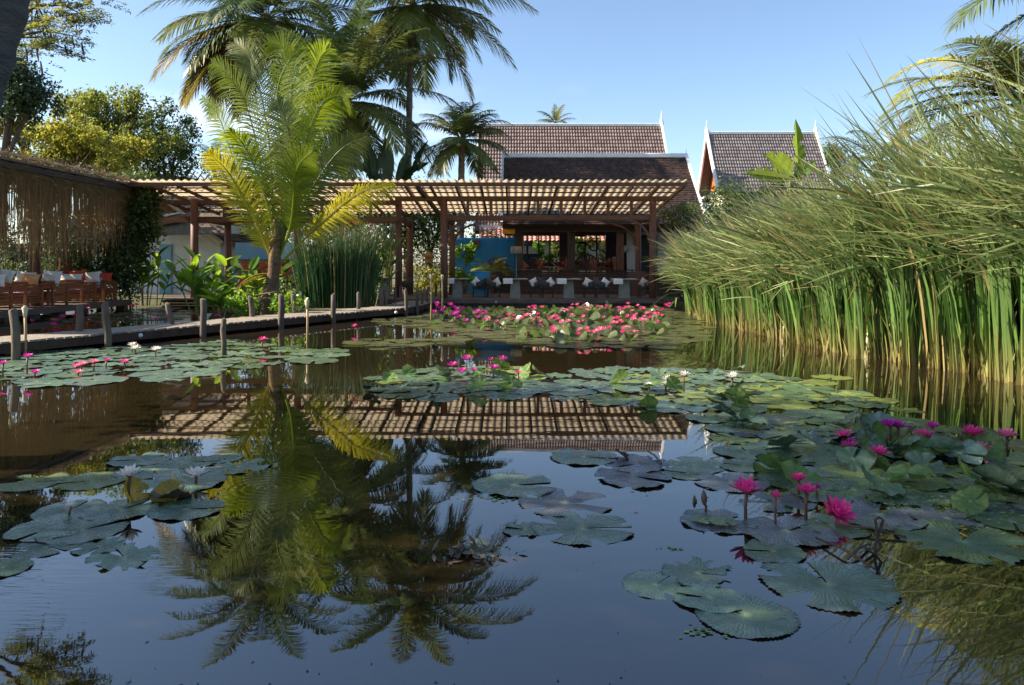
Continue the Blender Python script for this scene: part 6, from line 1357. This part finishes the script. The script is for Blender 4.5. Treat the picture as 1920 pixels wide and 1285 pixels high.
for cx_, cy_, n in cl:
    for k in range(n):
        px, py = random.gauss(cx_, 13), random.gauss(cy_, 3.2); p = on(px, max(576, py)+3)
        far_lily(p.x, p.y, random.uniform(.08,.24), random.uniform(.08,.125), random.choice(('petal_pink','petal_rose','petal_rose','petal_pink')), 'pink lily at the %s of the sunlit far patch before the deck' % place_words(p.x, p.y, fl_all), 'pink lilies of the far patch')
for cx_, cy_, n in ((835,592,5),(820,595,4),(858,597,4),(895,608,5),(868,612,3)):
    for k in range(n):
        p = on(random.gauss(cx_,9), cy_+random.gauss(0,3)); far_lily(p.x, p.y, random.uniform(.12,.35), random.uniform(.11,.16), 'petal_magenta', 'magenta lily in the far patch by the walkway end', 'magenta lilies by the walkway end')
for px, py in ((60,611),(105,606),(118,605),(140,600),(165,585),(248,580),(256,578),(300,588),(312,604),(292,606),(407,601),(418,596),(433,596),(452,594),(466,594),(470,592),(100,620),(665,620),(705,572),(690,574)):
    p = on(px, py+3); far_lily(p.x, p.y, random.uniform(.08,.18), random.uniform(.10,.14), 'petal_pink', 'pink lily in the water beside or behind the walkway', 'pink lilies behind the walkway')

# ------------------------------------------------------------------ small things in the water
t = thing('bent_stalk', 'dead looped dark stalk rising from the water at right', 'stalk', on(1645, 1040)); tb_ = Vector(t.location)
MB().tube([at(1645,1075,tb_.y)-tb_, at(1640,1030,tb_.y)-tb_, at(1645,1010,tb_.y)-tb_, at(1641,975,tb_.y)-tb_, at(1648,970,tb_.y)-tb_, at(1656,975,tb_.y)-tb_, at(1646,1008,tb_.y)-tb_, at(1652,1026,tb_.y)-tb_, at(1640,1040,tb_.y)-tb_, at(1618,1024,tb_.y)-tb_], .008, 6).build('stem', 'stem_dead', t, True)
for a_, b_, l2 in (((1565,990),(1700,1012),'brown lily stalk floating right of the wide open flower'), ((1530,1015),(1640,1072),'pale brown stalk trailing from the large purple pad'), ((1215,851),(1240,873),'thin upright brown twig on the mid water pad'), ((1590,1055),(1630,1025),'short dark stalk crossing near the looped one')):
    p, q = on(*a_), on(*b_); t = MB().tube([Vector((0,0,.02)), (q-p)*.5+Vector((0,0,.035)), q-p+Vector((0,0,.015))], .007, 6).build('floating_stalk', 'stem_brown', None, True, loc=p); tag(t, l2, 'stalk')
b_ = on(338, 925); o = MB().tube([Vector((0,0,-.1)), at(330,905,b_.y)-b_, at(325,888,b_.y)-b_], [.011,.013,.016], 7).build('broken_stalk', 'bamboo', None, True, loc=b_); tag(o, 'broken tan stalk sticking up beside the floating white lily', 'stalk')
for px, py, l2 in ((1190,921,'small red petal floating in mid water, the rear one'), (1197,960,'small red petal floating in mid water, the front one')):
    o = put('fallen_petal', PET['petal_rose'][0], None, None, loc=on(px, py)+Vector((0,0,.006)), rot=(0,.2,1.2), scale=.035); tag(o, l2, 'petal')
c_ = on(880, 1040); C = np.stack([c_.x + rng.normal(0,.13,160), c_.y + rng.normal(0,.07,160), np.abs(rng.normal(.004,.012,160))], 1); Vv, Qq = leaves(C, .07, .3, 1.5)
tag(put('rotting_leaves', np_mesh('rotting_leaves', Vv, Qq), 'pad_brown'), 'patch of dark rotting leaf scraps in the palm reflection', 'leaf litter', kind='stuff')
raised(905, 1030, 90, 'pad_teal', 'half sunk torn pad among the rotting scraps', (R(3), .05), .004, None, TORN[1])

C = []
for k in range(70):
    px, py = random.uniform(0, 1920), 1285 - 420*random.random()**1.6; q = on(px, py); C.append((q.x, q.y, .003))
Vv, Qq = leaves(np.array(C), .018, .4, 6); Vv[:, 2] = .0025
tag(put('floating_bits', np_mesh('floating_bits', Vv, Qq), 'stem_dead'), 'tiny dark leaf bits floating on the open water', 'leaf litter', kind='stuff')
